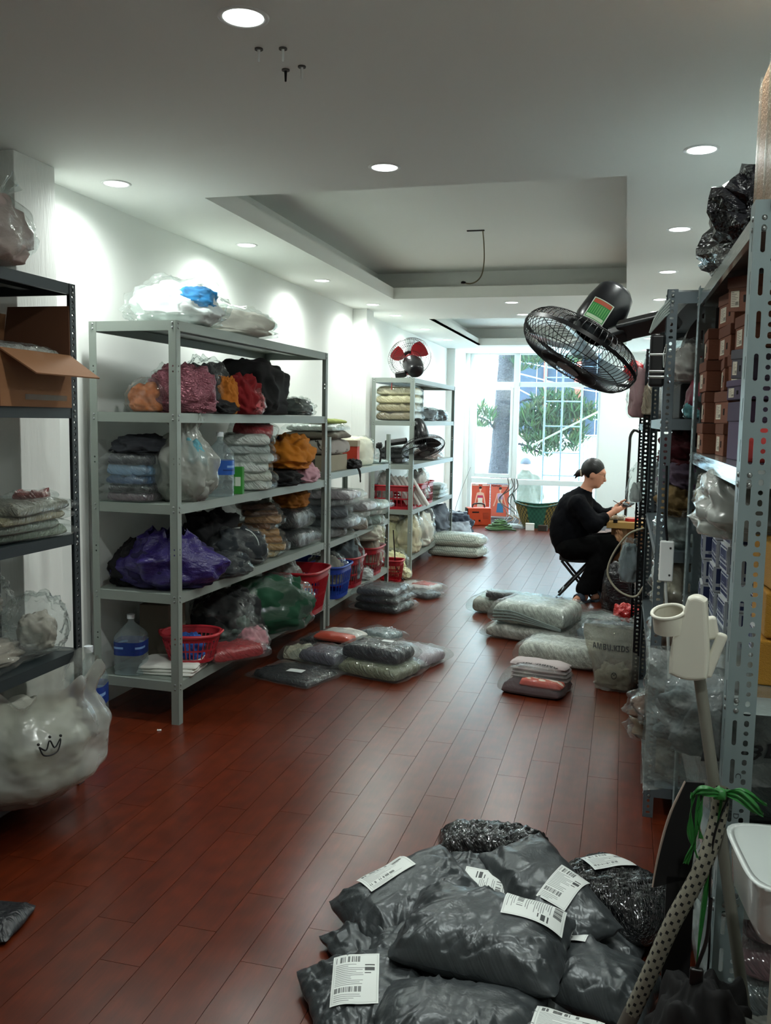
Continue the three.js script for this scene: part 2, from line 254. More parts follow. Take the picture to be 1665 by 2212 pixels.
// levels: heights of the shelf tops. x0..x1 deep, z0 (far)..z1 (near)
function rack(name, label, o) {
  const { x0, x1, z0, z1, h, levels, kind, mat, shelfMat = mat, lip = 0.046, turn = 0, group, gusset } = o, w = x1 - x0, d = z1 - z0;
  const g = thing(name, label, 'rack', [(x0 + x1) / 2, 0, (z0 + z1) / 2], turn, group);
  const P = post(kind, h), hw = w / 2, hd = d / 2;
  part('post', P, mat, g, [-hw, 0, hd]);                        // near left
  part('post', P, mat, g, [hw, 0, hd], [0, -PI / 2 + PI, 0]);   // near right
  g.children[1].rotation.set(0, PI / 2, 0);
  part('post', P, mat, g, [-hw, 0, -hd], [0, -PI / 2, 0]);
  part('post', P, mat, g, [hw, 0, -hd], [0, PI, 0]);
  const q = 0.003, sw = w - 2 * q, sd = d - 2 * q, t = 0.0012, hem = 0.012;
  const sg = merge(box(sw, t, sd, 0, -t / 2, 0), box(sw, lip, t, 0, -lip / 2, sd / 2), box(sw, lip, t, 0, -lip / 2, -sd / 2), box(t, lip, sd, -sw / 2, -lip / 2, 0), box(t, lip, sd, sw / 2, -lip / 2, 0),
    box(sw, t, hem, 0, -lip, sd / 2 - hem / 2), box(sw, t, hem, 0, -lip, -sd / 2 + hem / 2), box(hem, t, sd, -sw / 2 + hem / 2, -lip, 0), box(hem, t, sd, sw / 2 - hem / 2, -lip, 0), box(0.05, 0.018, sd - 0.03, 0, -0.01, 0));
  for (const y of levels) part('shelf', sg, shelfMat, g, [0, y, 0]);
  const b = []; for (const y of levels) for (const sx of [-1, 1]) for (const sz of [-1, 1]) for (const dy of [-0.012, -0.034]) {
    b.push(new THREE.SphereGeometry(0.006, 8, 5).scale(1, 1, 0.5).translate(sx * (hw - 0.02), y + dy, sz * (hd + 0.001)), new THREE.SphereGeometry(0.006, 8, 5).scale(0.5, 1, 1).translate(sx * (hw + 0.001), y + dy, sz * (hd - 0.02)));
  }
  part('bolts', merge(b), M.bolt, g).userData.kind = 'stuff';
  if (gusset) for (const sx of [-1, 1]) { const s = new THREE.Shape(); s.moveTo(0, 0); s.lineTo(0.15, 0); s.quadraticCurveTo(0.05, -0.03, 0.0, -0.15); s.closePath(); const e = new THREE.ExtrudeGeometry(s, { depth: 0.0015, bevelEnabled: false, curveSegments: 8 }); part('gusset_plate', e, M.galv, g, [sx < 0 ? -hw + 0.003 : hw - 0.003, h - 0.004, hd - 0.004], sx < 0 ? [0, 0, 0] : [0, PI, 0]); }
  return g;
}
const LV1 = [1.945, 1.515, 1.078, 0.643, 0.21];
const L1 = rack('grey_rack', 'five-tier pale grey steel rack at front left with purple bag', { x0: -2.485, x1: -2.015, z0: -5.88, z1: -3.83, h: 1.945, levels: LV1, kind: 'solid', mat: M.rackGrey, turn: -0.026, group: 'grey bolted steel racks' });
const LV2 = [1.112, 0.612, 0.165];
rack('grey_rack', 'low three-tier grey steel rack holding the red and blue baskets', { x0: -2.47, x1: -2.03, z0: -7.77, z1: -6.05, h: 1.37, levels: LV2, kind: 'solid', mat: M.rackGrey, group: 'grey bolted steel racks' });
const LV3 = [1.905, 1.49, 1.065, 0.62, 0.165];
rack('grey_rack', 'far grey steel rack with two fans and rolled blankets', { x0: -2.41, x1: -1.985, z0: -10.6, z1: -8.46, h: 1.905, levels: LV3, kind: 'solid', mat: M.rackGrey, group: 'grey bolted steel racks' });
const LV0 = [2.0, 1.525, 1.03, 0.56, 0.11];
rack('perforated_rack', 'dark slotted-angle rack cut off by the left edge, with open cardboard box', { x0: -2.5, x1: -2.085, z0: -3.1, z1: -1.3, h: 2.0, levels: LV0, kind: 'thin', mat: M.rackDark, lip: 0.04, group: 'slotted angle racks' });
const RV1 = [1.95, 1.405, 0.9, 0.42, 0.1];
rack('perforated_rack', 'pale blue-grey slotted-angle rack nearest on the right, full of shoe boxes', { x0: 0.235, x1: 0.57, z0: -3.36, z1: -2.08, h: 1.975, levels: RV1, kind: 'wide', mat: M.rackBlue, shelfMat: M.galv, lip: 0.04, turn: 0.015, group: 'slotted angle racks' });
const RV2 = [1.975, 1.52, 1.03, 0.56, 0.12];
rack('perforated_rack', 'mid grey slotted-angle rack with the black wall fan tied to it', { x0: 0.125, x1: 0.56, z0: -4.95, z1: -3.44, h: 1.985, levels: RV2, kind: 'thin', mat: std(0x626d72, 0.42, { metalness: 0.3 }), lip: 0.04, group: 'slotted angle racks', gusset: true });
const RV3 = [1.88, 1.5, 1.03, 0.56, 0.12];
rack('perforated_rack', 'black slotted-angle rack between the fan rack and the seated person', { x0: 0.09, x1: 0.54, z0: -6.55, z1: -5.05, h: 1.9, levels: RV3, kind: 'thin', mat: M.rackBlack, lip: 0.04, group: 'slotted angle racks' });
// ------------------------------------------------------------ street window
{
  const w = new THREE.Group(); w.name = 'window_1'; w.userData = { kind: 'structure', label: 'tall white framed window onto the street' }; scene.add(w);
  const z0 = -14.03, z1 = -13.985, x = [-2.385, -1.70, -1.614, -0.385];
  const f = (n, a, b, c, d, p = z0, q = z1) => part(n, rbox(b - a, d - c, q - p, 0.005, 1).translate((a + b) / 2, (c + d) / 2, (p + q) / 2), M.frame, w);
  f('frame_side', x[0], x[0] + 0.06, 0, CH); f('frame_side', x[3] - 0.035, x[3], 0, CH); f('mullion', x[1], x[2], 0, CH, z0 - 0.02, z1 + 0.02);
  f('transom', x[0] + 0.06, x[1], 2.038, 2.112); f('transom', x[2], x[3] - 0.035, 2.038, 2.112);
  f('frame_top', x[0] + 0.06, x[1], CH - 0.02, CH); f('frame_top', x[2], x[3] - 0.035, CH - 0.02, CH);
  f('rail', x[2], x[3] - 0.035, 0.52, 0.605); f('sill', x[0] + 0.06, x[1], 0.532, 0.612, z0, z1 + 0.035); f('frame_bottom', x[0] + 0.06, x[1], 0, 0.06); f('frame_bottom', x[2], x[3] - 0.035, 0, 0.06);
  // the casement sash
  f('sash', x[0] + 0.06, x[0] + 0.12, 0.625, 2.03, z1, z1 + 0.03); f('sash', x[1] - 0.04, x[1], 0.625, 2.03, z1, z1 + 0.03); f('sash', x[0] + 0.12, x[1] - 0.04, 1.985, 2.03, z1, z1 + 0.03); f('sash', x[0] + 0.12, x[1] - 0.04, 0.625, 0.685, z1, z1 + 0.03);
  const glass = phy({ color: 0xf2fbff, roughness: 0.02, transmission: 0.97, thickness: 0, ior: 1.5 });
  const pane = (a, b, c, d, z = -14.005) => part('pane', box(b - a, d - c, 0.004, (a + b) / 2, (c + d) / 2, z), glass, w);
  pane(x[0] + 0.06, x[1], 2.112, CH - 0.02); pane(x[2], x[3] - 0.035, 2.112, CH - 0.02); pane(x[0] + 0.12, x[1] - 0.04, 0.685, 1.985, -13.97); pane(x[2], x[3] - 0.035, 0.605, 2.038); pane(x[2], x[3] - 0.035, 0.06, 0.52); pane(x[0] + 0.06, x[1], 0.06, 0.532);
}
// two printed posters fixed to the lower pane
function poster(draw, x, w, label) { single('poster', box(w, 0.5, 0.003), [std(0xffffff, 0.5), std(0xffffff, 0.5), std(0xffffff, 0.5), std(0xffffff, 0.5), std(0xffffff, 0.45, { map: canvasTex(256, 390, draw) }), std(0xffffff, 0.5)], label, 'poster', [x, 0.265, -13.975], null, 'fashion posters under the window'); }
const figure = (g, x, o) => {
  g.fillStyle = '#e9b9a2'; g.beginPath(); g.ellipse(x, 62, 17, 24, 0, 0, 7); g.fill(); g.fillRect(x - 8, 80, 16, 22);
  g.beginPath(); g.moveTo(x - 44, 110); g.quadraticCurveTo(x, 92, x + 44, 110); g.lineTo(x + 34, 200); g.lineTo(x - 34, 200); g.fill();
  g.lineWidth = 15; g.strokeStyle = '#e9b9a2'; g.lineCap = 'round'; for (const s of [-1, 1]) { g.beginPath(); g.moveTo(x + s * 42, 116); g.lineTo(x + s * 60, 190); g.lineTo(x + s * (o.hip ? 88 : 74), 262); g.stroke(); }
  g.fillStyle = o.top; g.fillRect(x - 38, o.t0, 76, o.t1 - o.t0); g.fillStyle = o.mid; g.fillRect(x - 31, o.t1, 62, 235 - o.t1); g.fillStyle = o.low; g.beginPath(); g.moveTo(x - 36, 228); g.lineTo(x + 36, 228); g.lineTo(x + 50, 345); g.lineTo(x - 50, 345); g.fill();
  g.fillStyle = '#2a1c1a'; g.beginPath(); g.ellipse(x, 46, 20, 16, 0, 0, 7); g.fill(); g.fillRect(x - 20, 44, 6, 30);
};
poster((g) => { g.fillStyle = '#d4553c'; g.fillRect(0, 0, 256, 390); g.fillStyle = '#c4452e'; g.fillRect(195, 0, 61, 390); g.fillStyle = '#f1d9cb'; g.fillRect(8, 8, 90, 14); g.fillRect(150, 8, 98, 14); figure(g, 124, { top: '#c2335c', t0: 140, t1: 172, mid: '#e8dccd', low: '#d9cdbf' }); }, -2.17, 0.29, 'orange poster of a figure in a magenta band top, behind the orange machine');
poster((g) => { g.fillStyle = '#dd6a55'; g.fillRect(0, 0, 256, 390); g.fillStyle = '#5d3038'; for (let i = 0; i < 6; i++) g.fillRect(14 + i * 20, 6 + (i * 5 % 7), 14, 18); g.fillStyle = '#f0e0d8'; g.fillRect(150, 8, 90, 12); figure(g, 134, { top: '#c9a4c8', t0: 112, t1: 182, mid: '#e9cdb8', low: '#3f7fae', hip: 1 }); }, -1.865, 0.29, 'salmon poster of a figure in a lilac top and blue shorts, beside the mullion');

// ------------------------------------------------------------ the street outside
struct('ground_outside', bx(-14, 12, -1.1, -0.9, -45, -14.12), std(0xb4bdbd, 0.9, { bumpMap: T.mottleM, bumpScale: 0.002 }), 'pale street paving');
{
  const t = thing('street_tree', 'street tree with grey trunk and long green leaves outside the window', 'tree', [-2.35, -0.9, -16.6]);
  const bark = std(0x212127, 0.95, { bumpMap: rep(T.crinkle, 2), bumpScale: 0.04 });
  part('trunk', grid(20, 26, (a, b) => { const th = a * 2 * PI, y = b * 5.6, r = (0.27 * exp(-y * 0.85) + 0.14) * (1 + 0.1 * N3(cos(th) * 2, y * 1.4, sin(th) * 2)); return [0.02 + 0.055 * y + 0.03 * sin(y * 1.3) + r * cos(th), y, -r * sin(th), a, y]; }, true), bark, t);
  const br = [[[0.1, 2.0, 0], [0.4, 2.35, 0.1], [0.85, 2.3, 0.2], [1.25, 2.2, 0.25]], [[0.15, 2.5, 0], [0.55, 2.8, -0.05], [1.0, 2.75, -0.1], [1.5, 2.6, -0.1]], [[0.1, 2.1, 0], [-0.1, 2.4, 0.2], [-0.35, 2.5, 0.25]], [[0.2, 3.3, 0], [0.6, 3.7, 0.1], [1.1, 3.85, 0.2], [1.6, 3.75, 0.2]], [[0.15, 1.9, 0.1], [0.5, 2.0, 0.3], [0.9, 1.85, 0.4]]];
  for (const b of br) part('branch', tube(b, 0.022, 16, 6), bark, t);
  const s = new THREE.Shape(); s.moveTo(0, 0); s.quadraticCurveTo(0.022, 0.07, 0.008, 0.17); s.quadraticCurveTo(0, 0.18, -0.008, 0.17); s.quadraticCurveTo(-0.022, 0.07, 0, 0);
  const leaf = new THREE.ShapeGeometry(s, 4); { const p = leaf.attributes.position; for (let i = 0; i < p.count; i++) p.setZ(i, -2.2 * p.getY(i) * p.getY(i) + 0.3 * abs(p.getX(i))); leaf.computeVertexNormals(); }
  const lm = phy({ color: 0xffffff, roughness: 0.9, specularIntensity: 0, transmission: 0.15, thickness: 0, side: THREE.DoubleSide }), rr = rng(4), mtx = [], cols = [];
  const clusters = [[1.08, 2.55, 0.2, 0.52, 0.42, 90], [0.75, 2.35, 0.2, 0.4, 0.3, 45], [1.3, 2.1, 0.2, 0.35, 0.28, 40], [0.9, 1.95, 0.3, 0.32, 0.2, 28], [-0.2, 2.45, 0.2, 0.26, 0.2, 18], [1.1, 3.75, 0.1, 0.8, 0.35, 75], [0.5, 3.6, 0.1, 0.4, 0.3, 26], [1.75, 2.55, 0.2, 0.26, 0.14, 18]];
  const d = new THREE.Object3D();
  for (const [x, y, z, rx, ry, n] of clusters) for (let i = 0; i < n * 1.7; i++) {
    const a = rr() * 2 * PI, q = sqrt(rr()), cx = x + rx * q * cos(a), cy = y + ry * q * sin(a), cz = z + (rr() - 0.5) * 0.5, tilt = rr() * PI;
    for (let k = 0; k < 7; k++) { d.position.set(cx, cy, cz); d.rotation.set(0.9 + 0.6 * rr(), k / 7 * 2 * PI + tilt, (rr() - 0.5) * 0.4, 'YXZ'); d.scale.setScalar(0.75 + 0.5 * rr()); d.updateMatrix(); mtx.push(d.matrix.clone()); cols.push([0.028 + 0.022 * rr(), 0.05 + 0.03 * rr(), 0.022 + 0.015 * rr()]); }
  }
  const im = new THREE.InstancedMesh(leaf, lm, mtx.length); im.name = 'foliage'; im.userData.kind = 'stuff'; mtx.forEach((m, i) => { im.setMatrixAt(i, m); im.setColorAt(i, new THREE.Color().setRGB(...cols[i])); }); im.castShadow = im.receiveShadow = true; t.add(im);
}
{
  const b = thing('dark_building', 'dark blue clad building with orange columns across the street', 'building', [0, -0.9, -27]);
  const clad = std(0x1d2b3a, 0.95), or = std(0x6e2813, 0.6), wht = std(0xe8ecec, 0.7);
  for (let i = 0; i < 10; i++) part('cladding_panel', box(0.56, 3.2, 0.1, -3.2 + i * 0.58 + 0.29, 3.65, -0.1 + 0.015 * (i % 2)), clad, b);
  part('wall', bx(-3.3, 6, 0, 2.0, -0.3, 0), wht, b); part('upper_wall', bx(-3.3, 6, 5.25, 8, -0.3, 0), std(0xcfdada, 0.7), b);
  part('column', bx(-1.5, -1.24, 1.9, 5.2, 0, 0.22), or, b); part('column', bx(-2.4, -2.3, 1.9, 5.2, 0, 0.15), or, b); part('beam', bx(-2.4, -1.24, 2.98, 3.06, 0, 0.18), or, b);
  part('ledge', bx(-3.3, 6, 1.28, 1.36, 0, 1.2), std(0x9bb6c6, 0.6), b);
  for (let i = 0; i < 12; i++) part('railing_bar', rod([-1.25 + i * 0.12, 1.36, 1.1], [-1.25 + i * 0.12, 2.02, 1.1], 0.012, 6), std(0x3b4750, 0.5), b);
  part('railing_top', rod([-1.3, 2.02, 1.1], [0.4, 2.02, 1.1], 0.018, 6), std(0x3b4750, 0.5), b);
}
{
  const b = thing('pale_building', 'pale building with a dark window behind the tree trunk', 'building', [0, -0.9, -28]);
  part('wall', bx(-9, -3.5, 0, 9, -0.4, 0), std(0xdfe5e2, 0.8), b); part('window', bx(-4.55, -3.75, 2.95, 3.6, 0, 0.04), std(0x5d6f78, 0.3), b); part('window_head', bx(-4.62, -3.68, 3.6, 3.68, 0, 0.09), std(0xb98a6a, 0.7), b); part('window_sill', bx(-4.62, -3.68, 2.87, 2.95, 0, 0.09), std(0xb98a6a, 0.7), b); part('ledge', bx(-9, -3.5, 2.2, 2.38, 0, 0.5), std(0xa9cbb9, 0.7), b); part('ledge', bx(-9, -3.5, 4.45, 4.6, 0, 0.6), std(0xeef2f0, 0.7), b);
}
{
  const s = thing('steel_grille', 'pale welded steel frame standing just outside the right hand pane', 'frame', [0, -0.9, -14.38]);
  const g = std(0x6d808a, 0.45, { metalness: 0.3 }), v = (x) => part('upright', rod([x, 0, 0], [x, 3.5, 0], 0.014, 8), g, s);
  v(-1.25); v(-0.98); v(-0.68); for (const y of [1.56, 1.92, 2.34, 2.73, 3.25, 3.1]) part('crossbar', rod([-1.25, y, 0], [-0.68, y, 0], 0.01, 8), g, s); part('brace', rod([-1.45, 2.02, -0.1], [-0.35, 2.62, -0.1], 0.014, 8), std(0x8c9a7a, 0.7), s);
}
[[[-2.12, 2.62, -16.55], [-0.2, 2.55, -21.5], [2.6, 2.9, -26.95]], [[-2.13, 2.42, -16.5], [-0.4, 2.2, -21.5], [2.4, 2.5, -26.95]], [[-2.14, 2.2, -16.48], [-1.2, 1.7, -20], [0.2, 1.5, -26.95]], [[-2.12, 2.85, -16.5], [-0.6, 2.75, -21], [1.6, 3.3, -26.95]]].forEach((p, i) => single('overhead_cable', tube(p, 0.012, 20, 5), std(0x9fb0ba, 0.6), ['thin street cable second from the top at the tree trunk', 'thin street cable third from the top at the tree trunk', 'lowest thin street cable, sagging away from the tree', 'uppermost thin street cable at the tree trunk'][i], 'cable', null, null, 'cables over the street'));
// ------------------------------------------------------------ fans: axis along +z (front), centre of the grille at the origin
function fan(name, label, o) {
  const { p, front, roll = 0, r = 0.24, blade = 0x1a1c20, bladeMat, arm, wire = 0x0d0d0f, ring = 0x0d0d0f, sticker, deep = 0.075 } = o;
  const f = thing(name, label, 'fan', p); const q = new THREE.Quaternion().setFromUnitVectors(V(0, 0, 1), V(...front).normalize()); f.quaternion.copy(q.multiply(new THREE.Quaternion().setFromAxisAngle(V(0, 0, 1), roll)));
  const wm = plastic(wire, 0.35);
  const cage = (s, n) => { const g = []; for (let i = 0; i < n; i++) { const a = i / n * 2 * PI, c = cos(a), d = sin(a), c2 = cos(a + 0.14), d2 = sin(a + 0.14); g.push(tube([[0.05 * c2, 0.05 * d2, s * deep], [r * 0.5 * c2, r * 0.5 * d2, s * deep * 0.98], [r * 0.86 * c, r * 0.86 * d, s * deep * 0.72], [r * 0.985 * c, r * 0.985 * d, s * deep * 0.3], [r * c, r * d, 0]], 0.0016, 10, 4)); }
    for (const [k, h] of [[0.5, 0.98], [0.86, 0.73]]) g.push(new THREE.TorusGeometry(r * k, 0.002, 5, 48).translate(0, 0, s * deep * h)); return merge(g); };
  part('front_grille', cage(1, 72), wm, f); part('rear_grille', cage(-1, 60), wm, f);
  part('grille_rim', new THREE.CylinderGeometry(r + 0.004, r + 0.004, 0.016, 64, 1, true).rotateX(PI / 2), std(ring, 0.4, { side: THREE.DoubleSide }), f);
  part('grille_badge', new THREE.CylinderGeometry(0.05, 0.052, 0.012, 32).rotateX(PI / 2), wm, f.children[0], [0, 0, deep]);
  const bm = bladeMat ?? plastic(blade, 0.3), bg = grid(10, 14, (a, b) => { const rr = 0.04 + b * (r - 0.065), w = (0.25 + 0.75 * sin(pow(b, 0.7) * PI * 0.8)) * 0.62, th = (a - 0.5) * w * 1.9 + b * 0.35; return [rr * cos(th), rr * sin(th), 0.028 * (a - 0.5) * -1.6 + 0.01 * b]; });
  for (let i = 0; i < 3; i++) part('blade', merge(bg, bg.clone().translate(0, 0, 0.0025)), bm, f, [0, 0, 0], [0, 0, i * 2 * PI / 3 + 0.5]).material.side = THREE.DoubleSide;
  part('hub', new THREE.SphereGeometry(0.045, 24, 12).scale(1, 1, 0.7), bm, f);
  const hs = [[0, -0.3], [0.05, -0.297], [0.07, -0.275], [0.083, -0.21], [0.088, -0.13], [0.075, -0.08], [0.05, -0.06]].map((v) => new THREE.Vector2(v[0], v[1]));
  const housing = part('motor_housing', new THREE.LatheGeometry(hs, 28).rotateX(PI / 2).scale(1, 1.15, 1), std(0x0e0f12, 0.28), f);
  if (sticker) { const dl = V(0.05, -0.08 + 0.35, 1).applyQuaternion(f.quaternion.clone().invert()), th0 = atan2(dl.y, dl.x); part('sticker', grid(8, 4, (a, b) => { const th = th0 + (a - 0.5) * 0.95; return [0.0885 * cos(th), 0.0885 * 1.15 * sin(th), -0.105 - b * 0.09, 1 - b, a]; }), std(0xffffff, 0.5, { side: THREE.DoubleSide, map: canvasTex(128, 96, (g) => { g.fillStyle = '#cfd6c9'; g.fillRect(0, 0, 128, 96); g.fillStyle = '#1c7a33'; g.fillRect(4, 4, 120, 88); g.fillStyle = '#a8482c'; g.fillRect(6, 6, 24, 84); g.fillStyle = '#6fae5d'; for (let i = 0; i < 8; i++) g.fillRect(36, 12 + i * 10, 58, 3); g.fillStyle = '#b9cfae'; g.fillRect(100, 8, 20, 80); }) }), housing); }
  if (arm) { part('neck', rbox(0.05, 0.06, 0.07, 0.012), M.black, f, arm.neck); const a = arm; part('arm', a.geo, M.black, f); }
  return f;
}
function worldBar(f, a, b, w, t, name = 'arm', mat = M.black) { f.updateMatrixWorld(true); const inv = f.matrixWorld.clone().invert(); const A = V(...a).applyMatrix4(inv), B = V(...b).applyMatrix4(inv); const g = new RoundedBoxGeometry(w, t, A.distanceTo(B), 2, min(w, t) * 0.3); const q = new THREE.Quaternion().setFromUnitVectors(V(0, 0, 1), B.clone().sub(A).normalize()); g.applyQuaternion(q).translate(...A.clone().add(B).multiplyScalar(0.5).toArray()); return part(name, g, mat, f); }
const ghost = phy({ color: 0xc8d2d6, roughness: 0.2, transmission: 0.6, thickness: 0, side: THREE.DoubleSide });
const fan1 = fan('wall_fan', 'large black wall fan tied to the right rack, tilted down over the floor', { p: [-0.194, 1.792, -3.75], front: [-0.486, -0.844, 0.22], roll: 0.3, r: 0.252, bladeMat: ghost, sticker: -2.25, deep: 0.085 });
worldBar(fan1, [-0.075, 1.84, -3.7], [0.0, 1.86, -3.66], 0.05, 0.075, 'neck'); worldBar(fan1, [-0.03, 1.862, -3.67], [0.16, 1.885, -3.47], 0.04, 0.085);
part('pivot_screw', new THREE.SphereGeometry(0.008, 10, 6), M.steel, fan1).position.copy(fan1.worldToLocal(V(-0.02, 1.865, -3.64)));
const fan2 = fan('wall_fan', 'fan with red blades lying on top of the far grey rack', { p: [-2.1, 2.11, -8.72], front: [-0.42, 0.5, -0.76], r: 0.215, blade: 0xb01a22, deep: 0.06 });
worldBar(fan2, [-2.09, 1.95, -8.56], [-2.2, 1.93, -8.55], 0.06, 0.05, 'bracket');
const fan3 = fan('wall_fan', 'black fan resting face down on the middle shelf of the far rack', { p: [-1.905, 1.235, -8.55], front: [0.32, -0.85, 0.35], r: 0.215, deep: 0.06 });
worldBar(fan3, [-2.06, 1.30, -8.53], [-2.25, 1.27, -8.5], 0.05, 0.08); worldBar(fan3, [-2.25, 1.30, -8.5], [-2.25, 1.07, -8.5], 0.06, 0.05, 'bracket');
// ------------------------------------------------------------ makers for stored goods
const stickerTex = canvasTex(128, 96, (g) => { g.fillStyle = '#e6e8e4'; g.fillRect(0, 0, 128, 96); g.fillStyle = '#3a3c3c'; for (let i = 0; i < 22; i++) g.fillRect(64 + i * 2.6, 8, 1 + (i * 7 % 3) * 0.5, 22); for (let i = 0; i < 7; i++) g.fillRect(8, 12 + i * 11, 38 + (i * 13 % 14), 2.5); for (let i = 0; i < 5; i++) g.fillRect(64, 42 + i * 10, 52 - (i * 17 % 22), 2.5); });
const stickerMat = std(0xffffff, 0.6, { map: stickerTex });
// a patch laid on a pillow's top face, following its height by sampling the mesh
function topPatch(geo, cx, cz, w, d, turn, lift = 0.003, n = 8, mapTurn = false) {
  const P = geo.attributes.position, cell = 0.02, H = new Map(), key = (x, z) => round(x / cell) + ',' + round(z / cell);
  for (let i = 0; i < P.count; i++) { const k = key(P.getX(i), P.getZ(i)); if (!(H.get(k) > P.getY(i))) H.set(k, P.getY(i)); }
  const hAt = (x, z) => { let s = 0, ws = 0; for (let i = -3; i <= 3; i++) for (let j = -3; j <= 3; j++) { const X = round(x / cell) + i, Z = round(z / cell) + j, h = H.get(X + ',' + Z); if (h === undefined) continue; const w = exp(-(pow(x / cell - X, 2) + pow(z / cell - Z, 2)) * 0.7); s += w * h; ws += w; } return ws > 1e-6 ? s / ws : 0; };
  return grid(n, n, (a, b) => { const x = (a - 0.5) * w, z = (b - 0.5) * d, X = cx + x * cos(turn) + z * sin(turn), Z = cz - x * sin(turn) + z * cos(turn); return [X, hAt(X, Z) + lift, Z, mapTurn ? b : a, mapTurn ? a : 1 - b]; }).clone();
}
function flipUp(g) { const n = g.attributes.normal; if (n.getY(floor(n.count / 2)) < 0) { const I = g.index.array; for (let i = 0; i < I.length; i += 3) { const t = I[i + 1]; I[i + 1] = I[i + 2]; I[i + 2] = t; } g.computeVertexNormals(); } return g; }
// folded clothing in a clear bag, lying flat
function packet(label, p, turn, o) {
  const { w = 0.3, d = 0.24, h = 0.06, c = 0x30363c, c2, seed = 1, sticker, name = 'clothes_packet', category = 'packet', group, loose = 0.045, tilt, matFilm = film, square = 4.5, layers = 0, print } = o;
  const g = thing(name, label, category, p, turn, group); if (tilt) g.rotation.set(tilt[0], turn, tilt[1], 'YXZ');
  part('contents', layers ? foldedPile(w * 0.93, d * 0.93, h * 0.9, layers, { seed }) : pillow(w * 0.94, d * 0.93, h * 0.92, { seed, sq: square + 1, wr: 0.005, fl: 0.004, n: 34, mid: 0.45, freq: 7, sharp: 0.32, creases: 16, ca: 0.009, cw: 0.008 }), wrapped(c), g, [0, 0.002, 0]);
  if (c2) part('contents', pillow(w * 0.5, d * 0.6, h * 0.25, { seed: seed + 4, sq: 4, wr: 0.005, n: 14, fl: 0.004 }), wrapped(c2), g, [w * 0.12, h * 0.82, -d * 0.05]);
  const F = pillow(w + loose, d + loose, h * 1.02 + 0.005, { seed: seed + 9, sq: square, wr: 0.004, fl: 0.03, n: 36, mid: 0.38, freq: 8, creases: 14, ca: 0.008, cw: 0.007, sharp: 0.38, pinch: 0.02 }); const FM = part('plastic_film', F, matFilm, g);
  if (sticker) part('sticker', flipUp(topPatch(F, sticker[0], sticker[1], sticker[2], sticker[3], sticker[4] ?? 0, 0.002, 5)), sticker[5] ? stickerMat : std(0xcfd4d2, 0.6, { side: THREE.DoubleSide }), FM);
  return g;
}
function heap(name, label, category, p, turn, o) { const { rx, h, rz, c, mat, group } = o; return single(name, lump(rx, h, rz, { wr: 0.03, freq: 7, vert: 1, ...o }), mat ?? cloth(c), label, category, p, [0, turn, 0], group); }
// a bag of see-through plastic round a lump
function bagOf(label, p, turn, o) {
  const { rx, h, rz, c, seed = 1, fm = film, name = 'plastic_bag', category = 'bag', group, fill = 0.86, wr = 0.02, freq = 9, neck = 0, low = 0.3, lean, c2, cwr = 0.035, e = 0.75, tilt, big = 0.13 } = o;
  const g = thing(name, label, category, p, turn, group); if (tilt) g.rotation.set(tilt[0], turn, tilt[1], 'YXZ');
  part('contents', lump(rx * fill, h * fill * (1 - neck * 0.5), rz * fill, { seed: seed + 5, wr: cwr * 0.6, freq: 6, low, e, big, lean: lean ? lean.map((x) => x * 0.8) : undefined }), cloth(c), g, [0, 0.004, 0]);
  if (c2) part('contents', lump(rx * fill * 0.5, h * fill * 0.45, rz * fill * 0.5, { seed: seed + 8, wr: cwr * 0.6, freq: 9 }), cloth(c2), g, [rx * 0.3, h * 0.38, rz * 0.3]);
  part('plastic_film', lump(rx, h, rz, { seed, wr: wr * 0.85, big, freq: freq, neck, low, lean, e, stripes: neck ? 13 : 0 }), fm, g); if (o.sack) g.children.at(-1).geometry = sack(rx, h, rz, { seed, ...o.sack });
  return g;
}
const per = (t, w, d, k = 4) => { w = max(w, 1e-4); d = max(d, 1e-4); const c = cos(t), s = sin(t), r = pow(pow(abs(c) / (w / 2), k) + pow(abs(s) / (d / 2), k), -1 / k); return [r * c, r * s]; };
function basket(name, label, p, turn, o) {
  const { w, d, h, mat = M.red, taper = 0.8, bars = 44, k = 4, group, handles } = o, g = thing(name, label, 'basket', p, turn, group), G = [];
  const wall = (y0, y1, t = 0.003) => { for (const e of [0, t]) G.push(grid(64, 2, (a, b) => { const y = lerp(y0, y1, b), f = lerp(taper, 1, y / h), q = per(a * 2 * PI, w * f - 2 * e, d * f - 2 * e, k); return [q[0], y, q[1]]; }, true)); };
  wall(0, h * 0.12); wall(h * 0.42, h * 0.48); wall(h * 0.78, h);
  for (let i = 0; i < bars; i++) { const a = i / bars * 2 * PI, q0 = per(a, w * taper, d * taper, k), q1 = per(a, w * 0.98, d * 0.98, k); G.push(bar([q0[0], 0.02, q0[1]], [q1[0], h * 0.82, q1[1]], 0.005, 0.005)); }
  G.push(grid(48, 3, (a, b) => { const q = per(a * 2 * PI, w * taper * b, d * taper * b, k); return [q[0], 0.003, q[1]]; }));
  const m = mat.clone(); m.side = THREE.DoubleSide; part('body', merge(G), m, g);
  const rim = part('rim', tube(Array.from({ length: 40 }, (_, i) => { const q = per(i / 40 * 2 * PI, w * 1.03, d * 1.03, k); return [q[0], h, q[1]]; }), 0.009, 80, 8, true), mat, g);
  if (handles) for (const s of [-1, 1]) part('handle', tube([[s * w * 0.51, h, -0.05], [s * w * 0.56, h + 0.01, 0], [s * w * 0.51, h, 0.05]], 0.006, 10, 6), mat, rim);
  return g;
}
